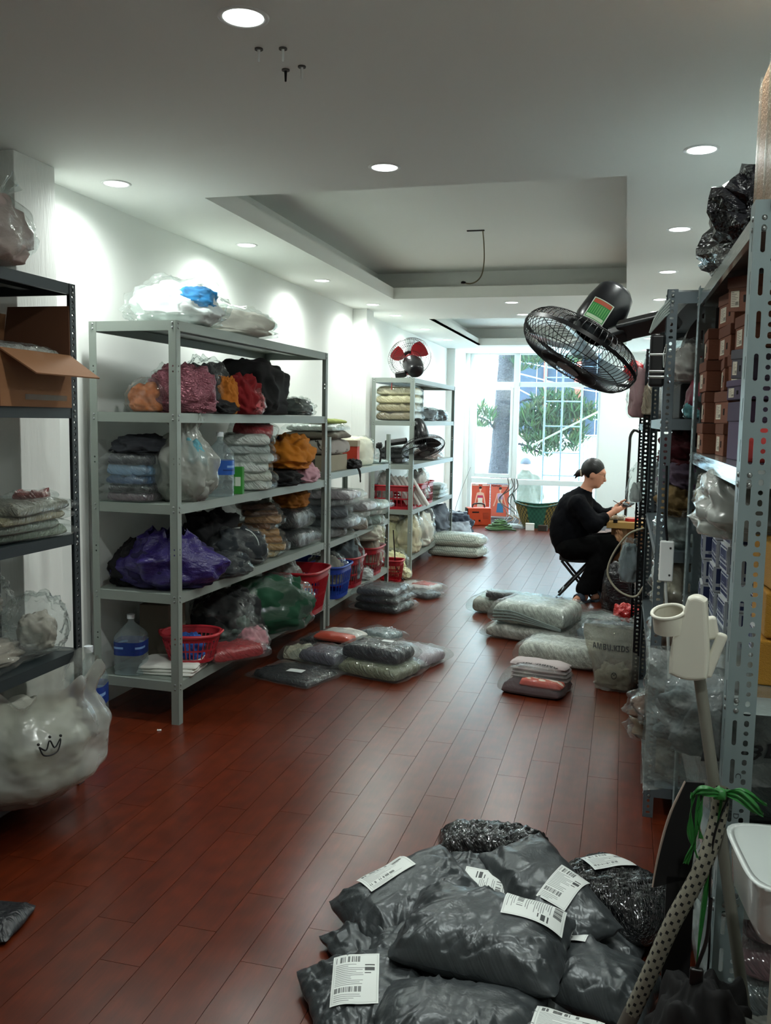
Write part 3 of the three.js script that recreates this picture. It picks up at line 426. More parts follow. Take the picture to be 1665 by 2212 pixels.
function waterBottle(label, p, turn, o) {
  const { h = 0.33, w = 0.15, lc = 0x2456a8, tint = 0xeaf4f6 } = o, g = thing('water_bottle', label, 'bottle', p, turn);
  const prof = (y) => { const t = y / h; return t < 0.62 ? 1 + 0.012 * sin(y * 240) * (t > 0.3 && t < 0.6 ? 0 : 1) : t < 0.86 ? lerp(1, 0.22, pow((t - 0.62) / 0.24, 1.4)) : 0.2; };
  const shell = (k, y0, y1, n = 40) => grid(40, n, (a, b) => { const y = lerp(y0, y1, b), q = per(a * 2 * PI, w * prof(y) * k, w * prof(y) * k, lerp(4, 2, smooth(y / h, 0.6, 0.85))); return [q[0], y, q[1], a, b]; }, true);
  const body = part('body', merge(shell(1, 0.004, h * 0.92), grid(24, 2, (a, b) => { const q = per(a * 2 * PI, w * b, w * b); return [q[0], 0.004, q[1]]; })), phy({ color: tint, roughness: 0.06, transmission: 0.88, thickness: 0, ior: 1.45, side: THREE.DoubleSide }), g);
  part('label', shell(1.012, h * 0.34, h * 0.56, 4), std(0xffffff, 0.4, { side: THREE.DoubleSide, map: canvasTex(256, 64, (c) => { c.fillStyle = '#' + lc.toString(16).padStart(6, '0'); c.fillRect(0, 0, 256, 64); c.fillStyle = '#7fa6d8'; for (let i = 0; i < 4; i++) c.fillRect(i * 64 + 8, 22, 34, 10); c.fillStyle = '#12306e'; for (let i = 0; i < 4; i++) c.fillRect(i * 64 + 8, 40, 44, 6); }) }), body);
  part('cap', new THREE.CylinderGeometry(w * 0.13, w * 0.13, h * 0.07, 24).translate(0, h * 0.955, 0), plastic(0xdfe6ea, 0.4), body);
  return g;
}
// ------------------------------------------------------------ left wall: grey rack at the front
const y1 = LV1;
bagOf('clear bag of white clothes with a blue piece, on top of the front grey rack', [-2.19, y1[0], -4.12], 0.5, { rx: 0.25, h: 0.235, rz: 0.17, c: 0xe8ecec, c2: 0x2f8fd0, seed: 3, wr: 0.03, e: 0.9 });
bagOf('clear wrapped cream cushion lying on top of the front grey rack', [-2.16, y1[0], -4.66], 0.75, { rx: 0.27, h: 0.165, rz: 0.16, c: 0xdcd6cc, seed: 5, cwr: 0.012, wr: 0.014 });
// second tier
bagOf('clear bag with an orange item in the near corner of the second tier', [-2.28, y1[1], -3.99], 0.2, { rx: 0.1, h: 0.16, rz: 0.1, c: 0xb96a3c, seed: 11 });
bagOf('tall crumpled clear bag of pale things against the wall on the second tier', [-2.3, y1[1], -4.26], 0.2, { rx: 0.13, h: 0.24, rz: 0.1, c: 0xcfd6d2, seed: 12, wr: 0.035 });
single('foil_bag', lump(0.15, 0.23, 0.12, { seed: 6, wr: 0.022, freq: 7, oct: 2 }), phy({ color: 0x8a5560, roughness: 0.3, metalness: 0.6, bumpMap: T.crinkleFine, bumpScale: 0.004 }), 'shiny pink and silver foil bag behind the near post of the front grey rack', 'bag', [-2.14, y1[1], -4.08], [0, 0.6, 0]);
bagOf('clear bag with black clothes between the foil bag and the black hoodie', [-2.2, y1[1], -4.42], 0, { rx: 0.12, h: 0.29, rz: 0.11, c: 0x14161c, seed: 8, wr: 0.03 });
heap('mustard_garment', 'small crumpled mustard garment beside the black hoodie', 'clothing', [-2.085, y1[1], -4.46], 0.3, { rx: 0.06, h: 0.19, rz: 0.06, c: 0xb2681c, seed: 4, wr: 0.02, freq: 18 });
heap('hoodie', 'large black hoodie heaped on the second tier of the front grey rack', 'clothing', [-2.19, y1[1], -4.95], 0.1, { rx: 0.22, h: 0.31, rz: 0.3, c: 0x08080a, seed: 9, wr: 0.022, freq: 3, e: 0.6, big: 0.12 });
heap('red_garment', 'dark red garment tucked under the black hoodie', 'clothing', [-2.06, y1[1], -4.62], 0, { rx: 0.09, h: 0.2, rz: 0.1, c: 0x7c1016, seed: 14, wr: 0.03 });
bagOf('clear packet of coral pink clothes in front of the black hoodie', [-2.06, y1[1], -4.70], 0.4, { rx: 0.09, h: 0.15, rz: 0.14, c: 0xc05a5e, seed: 15, wr: 0.02, fill: 0.92 });
heap('black_garment', 'flat black garment hanging over the second tier edge beside the foil bag', 'clothing', [-2.08, y1[1], -4.38], 0.2, { rx: 0.07, h: 0.07, rz: 0.2, c: 0x101114, seed: 16, wr: 0.015 });
{ const t = thing('hang_tag', 'white swing tag standing in front of the black hoodie', 'tag', [-2.035, y1[1], -4.86], 0.8); part('card', rbox(0.055, 0.1, 0.004, 0.002, 1).translate(0, 0.08, 0), M.paper, t, [0, 0, 0], [0.15, 0, 0]); part('card', rbox(0.02, 0.13, 0.003, 0.001, 1).translate(-0.04, 0.065, 0.01), M.white, t); part('string', tube([[0, 0.13, 0.015], [0.01, 0.19, 0.0], [0.0, 0.24, -0.02]], 0.0012, 10, 4), M.white, t); }
bagOf('clear bag of dark grey clothes at the far end of the second tier', [-2.13, y1[1], -5.58], 0.1, { rx: 0.13, h: 0.12, rz: 0.2, c: 0x4a5250, seed: 18, wr: 0.025 });
bagOf('empty looking clear bag standing behind the grey clothes at the far end', [-2.24, y1[1], -5.42], 0.1, { rx: 0.12, h: 0.22, rz: 0.12, c: 0x9aa19c, seed: 19, wr: 0.035, fill: 0.7 });
// third tier
[[0x6b5a63, 0.05, 'pink and dusty rose clothes at the bottom of the jeans pile', 1], [0x1d2026, 0.045, 'black and white striped clothes packet low in the jeans pile', 2], [0x37557a, 0.05, 'blue denim packet in the middle of the jeans pile', 3], [0x6f8fae, 0.06, 'light blue jeans packet catching the light in the jeans pile', 4], [0x2c313c, 0.06, 'charcoal clothes packet on the jeans pile', 5]].reduce((y, [c, h, l, s]) => { packet(l, [-2.335, y, -3.98], 0.1 * (s % 3) - 0.1, { w: 0.24, d: 0.26, h: h * 0.86 + 0.01, c, seed: 20 + s, group: 'jeans pile on the third tier', ...(s === 2 ? {} : {}) }); return y + h * 0.86; }, y1[2]);
heap('grey_garment', 'dark grey garment crumpled on top of the jeans pile', 'clothing', [-2.33, y1[2] + 0.232, -4.02], 0.2, { rx: 0.14, h: 0.09, rz: 0.15, c: 0x34373e, seed: 27, wr: 0.02 });
bagOf('tall white translucent sack behind the near post on the third tier', [-2.13, y1[2], -4.06], 0.2, { rx: 0.165, h: 0.41, rz: 0.14, c: 0x8d918a, c2: 0x5f9aa6, seed: 28, fm: milky, e: 0.8, fill: 0.8, sack: { neck: 0.42, flare: 0.6, neckAt: 0.86 } });
waterBottle('large clear water bottle with blue label on the third tier', [-2.085, y1[2], -4.38], 0.35, { h: 0.345, w: 0.15 });
{ const t = thing('green_carton', 'slim green carton beside the water bottle', 'carton', [-2.05, y1[2], -4.545], 0.2); part('body', rbox(0.05, 0.15, 0.05, 0.004).translate(0, 0.075, 0), plastic(0x2f8a2c, 0.5), t); part('label', box(0.03, 0.05, 0.002, 0, 0.07, 0.026), plastic(0xd8e4d2, 0.5), t); }
for (let i = 0; i < 6; i++) packet(['white clothes packet at the bottom of the pale pile beside the green carton', 'cream clothes packet second from the bottom of the pale pile', 'white ribbed clothes packet third in the pale pile', 'off white clothes packet fourth in the pale pile', 'pale grey clothes packet fifth in the pale pile', 'white clothes packet at the top of the pale pile under the red one'][i], [-2.13 + 0.012 * (i % 2), y1[2] + i * 0.052, -4.84 + 0.015 * ((i * 7) % 3)], 0.25 + 0.12 * ((i * 5) % 3), { w: 0.28, d: 0.26, h: 0.066, c: [0xd9dbd4, 0xd3d2c6, 0xe1e3de, 0xc8cbc6, 0xbfc6c4, 0xdde0da][i], seed: 30 + i, group: 'pale clothes pile on the third tier' });
packet('red clothes packet sliding off the top of the pale pile', [-2.12, y1[2] + 0.32, -4.9], 0.3, { w: 0.24, d: 0.2, h: 0.07, c: 0xa5131f, seed: 41, tilt: [0.2, -0.15] });
heap('navy_jacket', 'navy jacket behind the mustard puffer jacket', 'clothing', [-2.22, y1[2], -5.36], 0, { rx: 0.13, h: 0.3, rz: 0.16, c: 0x1b2434, seed: 43, wr: 0.03 });
heap('black_trousers', 'black trousers under the mustard puffer jacket', 'clothing', [-2.11, y1[2], -5.28], 0.2, { rx: 0.14, h: 0.1, rz: 0.2, c: 0x0c0d10, seed: 44, wr: 0.012 });
heap('pink_garment', 'pale pink garment spilling over the shelf edge below the mustard jacket', 'clothing', [-2.06, y1[2], -5.6], 0.2, { rx: 0.09, h: 0.12, rz: 0.19, c: 0xc79aa6, seed: 45, wr: 0.018, freq: 7 });
heap('puffer_jacket', 'mustard yellow puffer jacket on the third tier', 'clothing', [-2.1, y1[2] + 0.1, -5.46], 0.2, { rx: 0.14, h: 0.2, rz: 0.3, c: 0xb86f12, seed: 46, wr: 0.03, freq: 8 });
// fourth tier
bagOf('big purple plastic bag on the fourth tier of the front grey rack', [-2.19, y1[3], -4.03], 0.3, { rx: 0.265, h: 0.28, rz: 0.17, c: 0x1c1540, seed: 50, fm: phy({ color: 0x33246e, roughness: 0.34, transmission: 0.25, thickness: 0, bumpMap: T.crinkleBig, bumpScale: 0.002, side: THREE.DoubleSide }), fill: 0.8, e: 0.7, sack: { neck: 0.55, flare: 0.35, neckAt: 0.9, dent: 0.16, pleat: 0.08, pleats: 7 } });
heap('black_bag', 'dark bag in the shadow behind the purple bag', 'bag', [-2.4, y1[3], -4.05], 0, { rx: 0.08, h: 0.22, rz: 0.16, c: 0x0e0e12, seed: 51, wr: 0.02 });
bagOf('clear bundle of black clothes tied with white string behind the purple bag', [-2.15, y1[3], -4.72], 1.2, { rx: 0.22, h: 0.22, rz: 0.12, c: 0x1d2328, seed: 52, wr: 0.015, fill: 0.94 });
bagOf('smaller clear bundle of black clothes at the shelf edge beside the purple bag', [-2.06, y1[3], -4.36], 1.1, { rx: 0.17, h: 0.13, rz: 0.1, c: 0x20262b, seed: 53, wr: 0.014, fill: 0.94 });
single('string_loop', new THREE.TorusGeometry(0.115, 0.0035, 6, 32).scale(1, 0.95, 1), plastic(0xcfd4d0, 0.6), 'white string round the larger bundle of black clothes', 'string', [-2.13, y1[3] + 0.112, -4.72], [0, 0.35, 0]);
heap('dark_clothes', 'black clothes heaped at the back of the fourth tier', 'clothing', [-2.33, y1[3], -4.75], 0, { rx: 0.12, h: 0.3, rz: 0.28, c: 0x141418, seed: 54, wr: 0.03 });
for (let i = 0; i < 8; i++) packet(['beige clothes packet at the bottom of the tan pile', 'tan clothes packet second from the bottom of the tan pile', 'caramel clothes packet third in the tan pile', 'tan clothes packet fourth in the tan pile', 'brown clothes packet fifth in the tan pile', 'tan clothes packet sixth in the tan pile', 'brown clothes packet seventh in the tan pile', 'brown clothes packet at the top of the tan pile'][i], [-2.14 + 0.02 * ((i * 3) % 4 - 1.5) - 0.012 * i, y1[3] + i * 0.04, -5.12 - 0.012 * i], 0.4 + 0.15 * ((i * 5) % 4 - 1.5), { w: 0.24, d: 0.19, h: 0.048, c: [0xb8a078, 0xa9834e, 0x9a6b38, 0xa87a48, 0x7c4f2a, 0xa07448, 0x6c4628, 0x5c3a24][i], seed: 60 + i, loose: 0.04, group: 'tan clothes pile on the fourth tier' });
packet('black folded clothes at the far end of the fourth tier', [-2.2, y1[3], -5.6], 0, { w: 0.36, d: 0.4, h: 0.12, c: 0x14181d, seed: 70 });
packet('very dark folded clothes on the black pile at the far end', [-2.22, y1[3] + 0.12, -5.6], 0.05, { w: 0.34, d: 0.38, h: 0.14, c: 0x131318, seed: 71 });
heap('mustard_sleeve', 'mustard garment lying on the dark folded clothes', 'clothing', [-2.15, y1[3] + 0.26, -5.62], 0, { rx: 0.1, h: 0.12, rz: 0.13, c: 0x8a5312, seed: 72, wr: 0.02 });
// bottom tier
waterBottle('water bottle with dark blue label in the near corner of the bottom tier', [-2.36, y1[4], -3.93], 0.2, { h: 0.3, w: 0.15, lc: 0x16327c });
for (let i = 0; i < 3; i++) single('paper_stack', pillow(0.3, 0.24, 0.02, { seed: 74 + i, sq: 9, wr: 0.003, fl: 0.003, n: 14, sharp: 0.2 }), M.paper, ['lowest sheaf of white paper under the small red basket', 'middle sheaf of white paper under the small red basket', 'uppermost sheaf of white paper under the small red basket'][i], 'paper', [-2.185, y1[4] + i * 0.016, -4.03], [0, 0.1 + 0.08 * i, 0], 'papers on the bottom tier');
{ const t = basket('plastic_basket', 'small round red basket with blue cloth inside on the bottom tier', [-2.115, y1[4] + 0.046, -4.1], 0.3, { w: 0.29, d: 0.25, h: 0.14, k: 2.4, taper: 0.78, bars: 34, mat: plastic(0xb22a34, 0.4), handles: true }); }
heap('blue_cloth', 'blue cloth lying inside the small round red basket', 'cloth', [-2.12, y1[4] + 0.052, -4.1], 0, { rx: 0.065, h: 0.12, rz: 0.06, c: 0x2b55a4, seed: 80, wr: 0.015 });
packet('red clothes packet hanging over the bottom tier edge', [-2.0, y1[4], -4.34], 0.9, { w: 0.32, d: 0.2, h: 0.08, c: 0xa01c22, seed: 81 });
bagOf('crumpled clear bag with pink cloth on the edge of the bottom tier', [-1.97, y1[4] - 0.02, -4.55], 0.6, { rx: 0.09, h: 0.15, rz: 0.12, c: 0xb88088, seed: 82, wr: 0.03 });
bagOf('black bag with a clear knotted end on the bottom tier', [-2.2, y1[4], -4.72], 0.2, { rx: 0.2, h: 0.3, rz: 0.24, c: 0x0c0d10, seed: 83, wr: 0.03, fill: 0.95 });
bagOf('small clear bag with greenish clothes in front of the black bag', [-2.06, y1[4] + 0.05, -4.6], 0.2, { rx: 0.08, h: 0.17, rz: 0.1, c: 0x5c6a62, seed: 84, wr: 0.03, fill: 0.7 });
bagOf('clear bag stuffed with dark green clothes on the bottom tier', [-2.06, y1[4], -5.0], 0.9, { rx: 0.28, h: 0.33, rz: 0.19, c: 0x0d4028, seed: 85, wr: 0.018, fill: 0.95, low: 0.35, cwr: 0.03 });
basket('plastic_basket', 'large red laundry basket at the far end of the bottom tier', [-2.09, y1[4], -5.55], 0.05, { w: 0.4, d: 0.44, h: 0.29, taper: 0.8, bars: 60, mat: M.red });
bagOf('frosted bag poking out of the large red laundry basket', [-2.16, y1[4] + 0.02, -5.5], 0, { rx: 0.12, h: 0.33, rz: 0.13, c: 0x8f9694, seed: 87, fm: milky, wr: 0.02 });
{ const t = thing('storage_box', 'grey cardboard drawer box at the back of the bottom tier', 'box', [-2.37, y1[4], -4.27], 0.1); part('body', rbox(0.16, 0.3, 0.24, 0.004).translate(0, 0.15, 0), std(0x6e6659, 0.85), t); part('drawer_front', rbox(0.003, 0.24, 0.2, 0.001, 1).translate(0.081, 0.15, 0), std(0x7b7365, 0.85), t); part('grommet', new THREE.TorusGeometry(0.012, 0.004, 8, 20).rotateY(PI / 2), M.blackMatte, t, [0.084, 0.17, 0]); }
// ------------------------------------------------------------ dark rack cut by the left edge
const y0 = LV0;
bagOf('tied clear bag with dark red cloth on top of the dark left rack', [-2.1, y0[0], -2.58], 0, { rx: 0.17, h: 0.27, rz: 0.2, c: 0xa3938e, seed: 90, fill: 0.8, sack: { neck: 0.5, flare: 0.7, neckAt: 0.84 } });
{ const t = thing('carton', 'open brown carton with flaps folded out on the dark left rack', 'box', [-2.22, y0[1], -2.83], 0.02), k = M.kraft, kd = M.kraftDark, W = 0.3, H = 0.2, D = 0.42, th = 0.005;
  part('side', box(th, H, D, W / 2, H / 2, 0), k, t); part('side', box(th, H, D, -W / 2, H / 2, 0), k, t); part('side', box(W, H, th, 0, H / 2, D / 2), k, t); part('side', box(W, H, th, 0, H / 2, -D / 2), k, t); part('bottom', box(W, th, D, 0, th / 2, 0), k, t);
  const flap = (w, d) => { const s = new THREE.Shape(); s.moveTo(-w / 2, 0); s.lineTo(w / 2, 0); s.lineTo(w / 2 - 0.015, d); s.lineTo(-w / 2 + 0.015, d); return new THREE.ExtrudeGeometry(s, { depth: th, bevelEnabled: false }); };
  part('flap', flap(D, 0.16), k, t, [W / 2, H, 0], [0, PI / 2, 0]).rotation.set(0, PI / 2, 0); t.children.at(-1).rotation.set(PI * 0.68, PI / 2, 0, 'YXZ');
  part('flap', flap(W, 0.19), kd, t, [0, H, -D / 2], [-0.12, 0, 0]);
  part('flap', flap(W, 0.14), k, t, [0, H, D / 2], [PI * 0.72, 0, 0]); part('flap', flap(D, 0.16), k, t, [-W / 2, H, 0]).rotation.set(-0.2, -PI / 2, 0, 'YXZ'); part('tape', box(0.002, 0.02, D * 0.6, W / 2 + 0.004, 0.035, -0.05), film, t); }
packet('silvery clear packet lying in the open brown carton', [-2.22, y0[1] + 0.15, -2.83], 0, { w: 0.28, d: 0.4, h: 0.075, c: 0x8d8b86, seed: 91, loose: 0 });
for (let i = 0; i < 4; i++) packet(['lowest pale green clothes packet on the third tier of the dark rack', 'grey green clothes packet second in the loose pile on the dark rack', 'beige clothes packet third in the loose pile on the dark rack', 'olive clothes packet near the top of the loose pile on the dark rack'][i], [-2.25 + 0.015 * i, y0[2] + i * 0.033, -2.86 + 0.02 * ((i * 3) % 4)], 0.1 * i - 0.15, { w: 0.3, d: 0.42, h: 0.045, c: [0x808a7a, 0x7d8478, 0x8f8468, 0x6c6a5c][i], seed: 95 + i, loose: 0.03 });
packet('small dark red packet on the loose pile on the dark rack', [-2.2, y0[2] + 0.14, -2.96], 0.4, { w: 0.13, d: 0.1, h: 0.03, c: 0x6e3a36, seed: 99 });
for (let i = 0; i < 4; i++) bagOf(['flattened clear plastic bags spread on the fourth tier of the dark rack', 'crumpled clear bag on the left of the fourth tier of the dark rack', 'crumpled clear bag hanging past the post of the dark rack', 'puffed clear bag on top of the fourth tier heap of the dark rack'][i], [[-2.27, y0[3], -2.7], [-2.3, y0[3] + 0.1, -2.6], [-2.2, y0[3] + 0.02, -2.97], [-2.33, y0[3] + 0.17, -2.8]][i], 0.25 * i, { rx: [0.16, 0.12, 0.11, 0.12][i], h: [0.13, 0.2, 0.22, 0.17][i], rz: [0.36, 0.26, 0.12, 0.18][i], c: [0x8d8378, 0x857a6e, 0x9a948a, 0x8a8378][i], seed: 100 + i, wr: 0.035, freq: 12, fill: 0.62, cwr: 0.03, group: 'clear bags on the dark rack' });
{ const b = bagOf('big milky bag with a black crown mark bulging from the dark rack', [-2.08, 0.13, -2.72], 0.2, { rx: 0.29, h: 0.44, rz: 0.33, c: 0x9a9a90, seed: 106, fm: milky, fill: 0.72, low: 0.45, e: 0.85, cwr: 0.015, sack: { neck: 0.8, flare: 0.92, neckAt: 0.82, pleat: 0.06, dent: 0.07, pleats: 9, rd: 0.015 } });
  const ink = plastic(0x17181a, 0.7), pts = [[-0.05, 0.04], [-0.03, 0], [0.03, 0], [0.05, 0.05], [0.02, 0.02], [0, 0.055], [-0.02, 0.02], [-0.05, 0.04]];
  const cr = merge(tube(pts.map(([x, y]) => [x, y, 0]), 0.0035, 60, 4), ...[[-0.052, 0.052], [0.002, 0.07], [0.052, 0.062]].map(([x, y]) => new THREE.SphereGeometry(0.006, 8, 6).translate(x, y, 0)));
  b.updateMatrixWorld(true); const fm = b.children.at(-1), hit = new THREE.Raycaster(V(0.2, 0.75, -1.6), V(-2.0, 0.33, -2.6).sub(V(0.2, 0.75, -1.6)).normalize()).intersectObject(fm, false)[0];
  const pr = part('crown_print', cr.scale(0.8, 0.8, 1), ink, fm), P0 = b.worldToLocal(hit ? hit.point.clone() : V(-1.82, 0.42, -2.65)), nn = V(0.82, 0.12, 0.56).normalize(); pr.position.copy(P0).addScaledVector(nn, 0.012); pr.lookAt(b.localToWorld(P0.clone().add(nn))); }
waterBottle('clear bottle with blue label standing behind the milky bag', [-2.4, 0.0, -3.2 - 0.42], 0.3, { h: 0.42, w: 0.16, lc: 0x1d3c8c });
// ------------------------------------------------------------ low grey rack
const y2 = LV2;
const spotTex = canvasTex(128, 128, (g) => { g.fillStyle = '#a8a29c'; g.fillRect(0, 0, 128, 128); g.strokeStyle = '#26221f'; g.lineWidth = 4; for (const [x, y] of [[20, 25], [78, 15], [50, 62], [105, 70], [22, 100], [80, 112]]) { g.beginPath(); g.arc(x, y, 7, 0.5, 5.6); g.stroke(); } }); spotTex.wrapS = spotTex.wrapT = THREE.RepeatWrapping; spotTex.repeat.set(4, 4);
const spotMat = std(0xffffff, 0.9, { map: spotTex });
single('folded_blanket', pillow(0.38, 0.5, 0.12, { seed: 3, sq: 5, wr: 0.01, fl: 0.004, n: 22, sharp: 0.4 }), spotMat, 'grey folded blanket printed with dark rings, on the low rack under the green one', 'blanket', [-2.25, y2[0] + 0.12, -6.42], [0, 0, 0]);
{ const t = thing('storage_carton', 'plain buff carton under the printed blankets on the low rack', 'box', [-2.25, y2[0], -6.4]); part('body', rbox(0.34, 0.12, 0.46, 0.004).translate(0, 0.06, 0), std(0x9a927f, 0.85), t); part('print', box(0.1, 0.06, 0.002, 0.02, 0.06, 0.231), std(0x4b4740, 0.8), t); }
single('folded_blanket', pillow(0.4, 0.5, 0.06, { seed: 5, sq: 5, wr: 0.012, fl: 0.004, n: 22, sharp: 0.4 }), cloth(0x6d675c), 'brown grey folded blanket beneath the pale green one', 'blanket', [-2.25, y2[0] + 0.235, -6.44], [0, 0.05, 0]);
packet('white folded clothes packet on the printed blankets', [-2.26, y2[0] + 0.29, -6.42], 0.08, { w: 0.38, d: 0.46, h: 0.06, c: 0xcdd5cf, seed: 7 });
single('folded_blanket', pillow(0.3, 0.4, 0.035, { seed: 6, sq: 5, wr: 0.006, fl: 0.004, n: 20, sharp: 0.4 }), cloth(0x8f9a52), 'olive green folded cloth on top of the blanket pile on the low rack', 'blanket', [-2.24, y2[0] + 0.35, -6.45], [0, -0.05, 0]);
{ const t = thing('shoe_box', 'orange red shoe box leaning beside the white roll', 'box', [-2.12, y2[0], -6.86], 0.1); part('body', rbox(0.12, 0.19, 0.1, 0.003).translate(0, 0.095, 0), std(0xc2381e, 0.6), t); part('lid', rbox(0.125, 0.05, 0.105, 0.003).translate(0, 0.195, 0), std(0xa89a84, 0.7), t); part('print', box(0.06, 0.02, 0.002, 0.02, 0.06, 0.051), M.white, t); }
heap('black_strap_bag', 'small black bag with a loop hanging over the low rack edge', 'bag', [-2.07, y2[0], -6.75], 0, { rx: 0.06, h: 0.07, rz: 0.12, c: 0x0d0d0f, seed: 8, wr: 0.01 });
single('hanging_loop', tube([[-2.03, y2[0] + 0.03, -6.72], [-2.0, y2[0] - 0.02, -6.72], [-1.995, y2[0] - 0.1, -6.71], [-1.99, y2[0] - 0.1, -6.7], [-2.0, y2[0] - 0.02, -6.69], [-2.03, y2[0] + 0.03, -6.7]], 0.005, 24, 6), M.blackMatte, 'black cord loop hanging below the top of the low rack', 'cord');
bagOf('cream duvet rolled in a tied clear bag on the low rack', [-2.2, y2[0], -7.22], 1.45, { rx: 0.21, h: 0.25, rz: 0.13, c: 0xe8e2cc, seed: 9, cwr: 0.008, wr: 0.008, e: 0.55, fill: 0.95, big: 0.04 });
single('black_tie', merge(tube([[-2.06, y2[0] + 0.18, -7.42], [-2.03, y2[0] + 0.1, -7.44], [-2.035, y2[0] + 0.02, -7.43]], 0.008, 12, 6), lump(0.025, 0.05, 0.025, { seed: 3, n: 14, wr: 0.01, freq: 30 }).translate(-2.045, y2[0] + 0.14, -7.43)), M.blackMatte, 'black tie round the end of the cream duvet roll', 'tie');
packet('thin silvery folder lying at the far end of the low rack top', [-2.14, y2[0], -7.6], 0.4, { w: 0.26, d: 0.2, h: 0.03, c: 0x8fa3a4, seed: 10 });
[[0x6f7276, -6.35, 0, 0.08], [0x8c8f95, -6.42, 0.075, 0.08], [0x565d66, -6.36, 0.15, 0.08], [0xa9a6ab, -6.48, 0.225, 0.07], [0xb3aab0, -6.42, 0.285, 0.06], [0xa79a8d, -6.9, 0, 0.09], [0xc5c8c4, -6.98, 0.08, 0.08], [0xb9b4b8, -6.9, 0.155, 0.07], [0x97a8a2, -7.3, 0, 0.07], [0xd4d6cf, -7.35, 0.065, 0.07], [0xbfc9c2, -7.28, 0.13, 0.06]].forEach(([c, z, dy, h], i) => packet(['slate clothes packet at the base of the near heap on the low rack middle tier', 'silver grey packet second in the near heap on the low rack', 'dark slate packet third in the near heap on the low rack', 'lilac grey packet fourth in the near heap on the low rack', 'pale lilac packet on top of the near heap on the low rack', 'beige printed packet at the base of the centre heap on the low rack', 'white packet in the middle of the centre heap on the low rack', 'lilac white packet on top of the centre heap on the low rack', 'sea green packet at the base of the far heap on the low rack', 'white packet in the middle of the far heap on the low rack', 'pale green packet on top of the far heap on the low rack'][i], [-2.2 + 0.05 * ((i * 5) % 3) - 0.02, y2[1] + dy, z], 0.3 * ((i * 7) % 3 - 1), { w: 0.38, d: 0.34, h: h + 0.01, c, seed: 110 + i, group: 'clothes packets on the low rack' }));
const rb = { w: 0.38, d: 0.3, h: 0.24, bars: 40, taper: 0.82, group: 'baskets on the low rack' };
basket('plastic_basket', 'blue basket on the bottom of the low rack', [-2.13, y2[2], -6.36], PI / 2, { ...rb, mat: M.blue, d: 0.3 });
basket('plastic_basket', 'blue basket farther back beside the front blue basket', [-2.32, y2[2], -6.3], PI / 2, { ...rb, mat: M.blue, d: 0.2, h: 0.27 });
basket('plastic_basket', 'red basket next to the blue basket on the low rack', [-2.15, y2[2], -6.8], PI / 2, { ...rb });
basket('plastic_basket', 'red basket at the far end of the low rack', [-2.15, y2[2], -7.4], PI / 2, { ...rb });
basket('plastic_basket', 'small red basket standing on the floor past the low rack', [-2.06, 0, -7.98], 0, { ...rb, w: 0.22, d: 0.2, h: 0.2, group: undefined });
bagOf('clear bag bulging out of the blue basket', [-2.15, y2[2] + 0.08, -6.36], 0, { rx: 0.15, h: 0.25, rz: 0.13, c: 0x8f8a80, seed: 120, wr: 0.03 });
bagOf('clear bag of grey striped clothes rising from the red basket', [-2.15, y2[2] + 0.05, -6.78], 0.4, { rx: 0.15, h: 0.37, rz: 0.13, c: 0x5d6a70, seed: 121, wr: 0.03, cwr: 0.05, lean: [0, 0.08] });
bagOf('clear bag of cream and brown clothes in the far red basket of the low rack', [-2.15, y2[2] + 0.06, -7.4], 0, { rx: 0.16, h: 0.27, rz: 0.15, c: 0x93806f, seed: 122, wr: 0.03 });
bagOf('large pale clear packet above the far red basket of the low rack', [-2.16, y2[2] + 0.3, -7.36], 0.5, { rx: 0.19, h: 0.17, rz: 0.19, c: 0xd8d2c2, seed: 123, wr: 0.02 });
bagOf('white clear bag between the two red baskets of the low rack', [-2.06, y2[2], -7.1], 0.2, { rx: 0.07, h: 0.1, rz: 0.08, c: 0xc8cccb, seed: 124 });
single('black_cable', tube([[-2.0, 0.5, -7.8], [-2.01, 0.3, -7.9], [-2.02, 0.12, -8.02], [-1.95, 0.012, -8.0], [-1.8, 0.01, -7.75], [-1.68, 0.01, -7.5]], 0.006, 40, 6), M.black, 'black cable running from the low rack to the floor packets', 'cable');
// ------------------------------------------------------------ far grey rack
const y3 = LV3;
['lowest cream quilt roll patterned with brown flecks on the far rack', 'second quilt roll from the bottom on the far rack, brown flecked', 'plain cream quilt roll second from the top on the far rack', 'top cream quilt roll on the far rack'].forEach((l, i) => packet(l, [-2.2, y3[1] + i * 0.082, -8.75], 0.03 * (i % 2), { w: 0.4, d: 0.5, h: 0.095, c: [0x8f8064, 0xa3946f, 0xd9cca0, 0xdfd5b2][i], seed: 130 + i, group: 'quilt rolls on the far rack', name: 'quilt_roll', category: 'quilt', loose: 0.015 }));
single('red_string', tube([[-2.22, y3[1] + 0.42, -8.5], [-2.215, y3[1] + 0.36, -8.48], [-2.22, y3[1] + 0.3, -8.485]], 0.004, 10, 5), plastic(0xb0302a, 0.6), 'short red string on the top quilt roll of the far rack', 'string');
bagOf('grey clothes bundle on the second tier of the far rack', [-2.13, y3[1], -9.45], 0, { rx: 0.17, h: 0.15, rz: 0.22, c: 0x5a6268, seed: 135, wr: 0.02 });
bagOf('dark grey clothes bundle at the far end of the far rack second tier', [-2.15, y3[1], -10.1], 0, { rx: 0.17, h: 0.14, rz: 0.26, c: 0x3b4047, seed: 136, wr: 0.02 });
for (let i = 0; i < 3; i++) packet(['dark folded clothes behind the lower fan, bottom one', 'grey folded clothes behind the lower fan, middle one', 'black folded clothes behind the lower fan, top one'][i], [-2.27, y3[2] + i * 0.05, -8.85], 0.05, { w: 0.26, d: 0.4, h: 0.06, c: [0x474044, 0x6c6a6e, 0x2a2b30][i], seed: 140 + i });
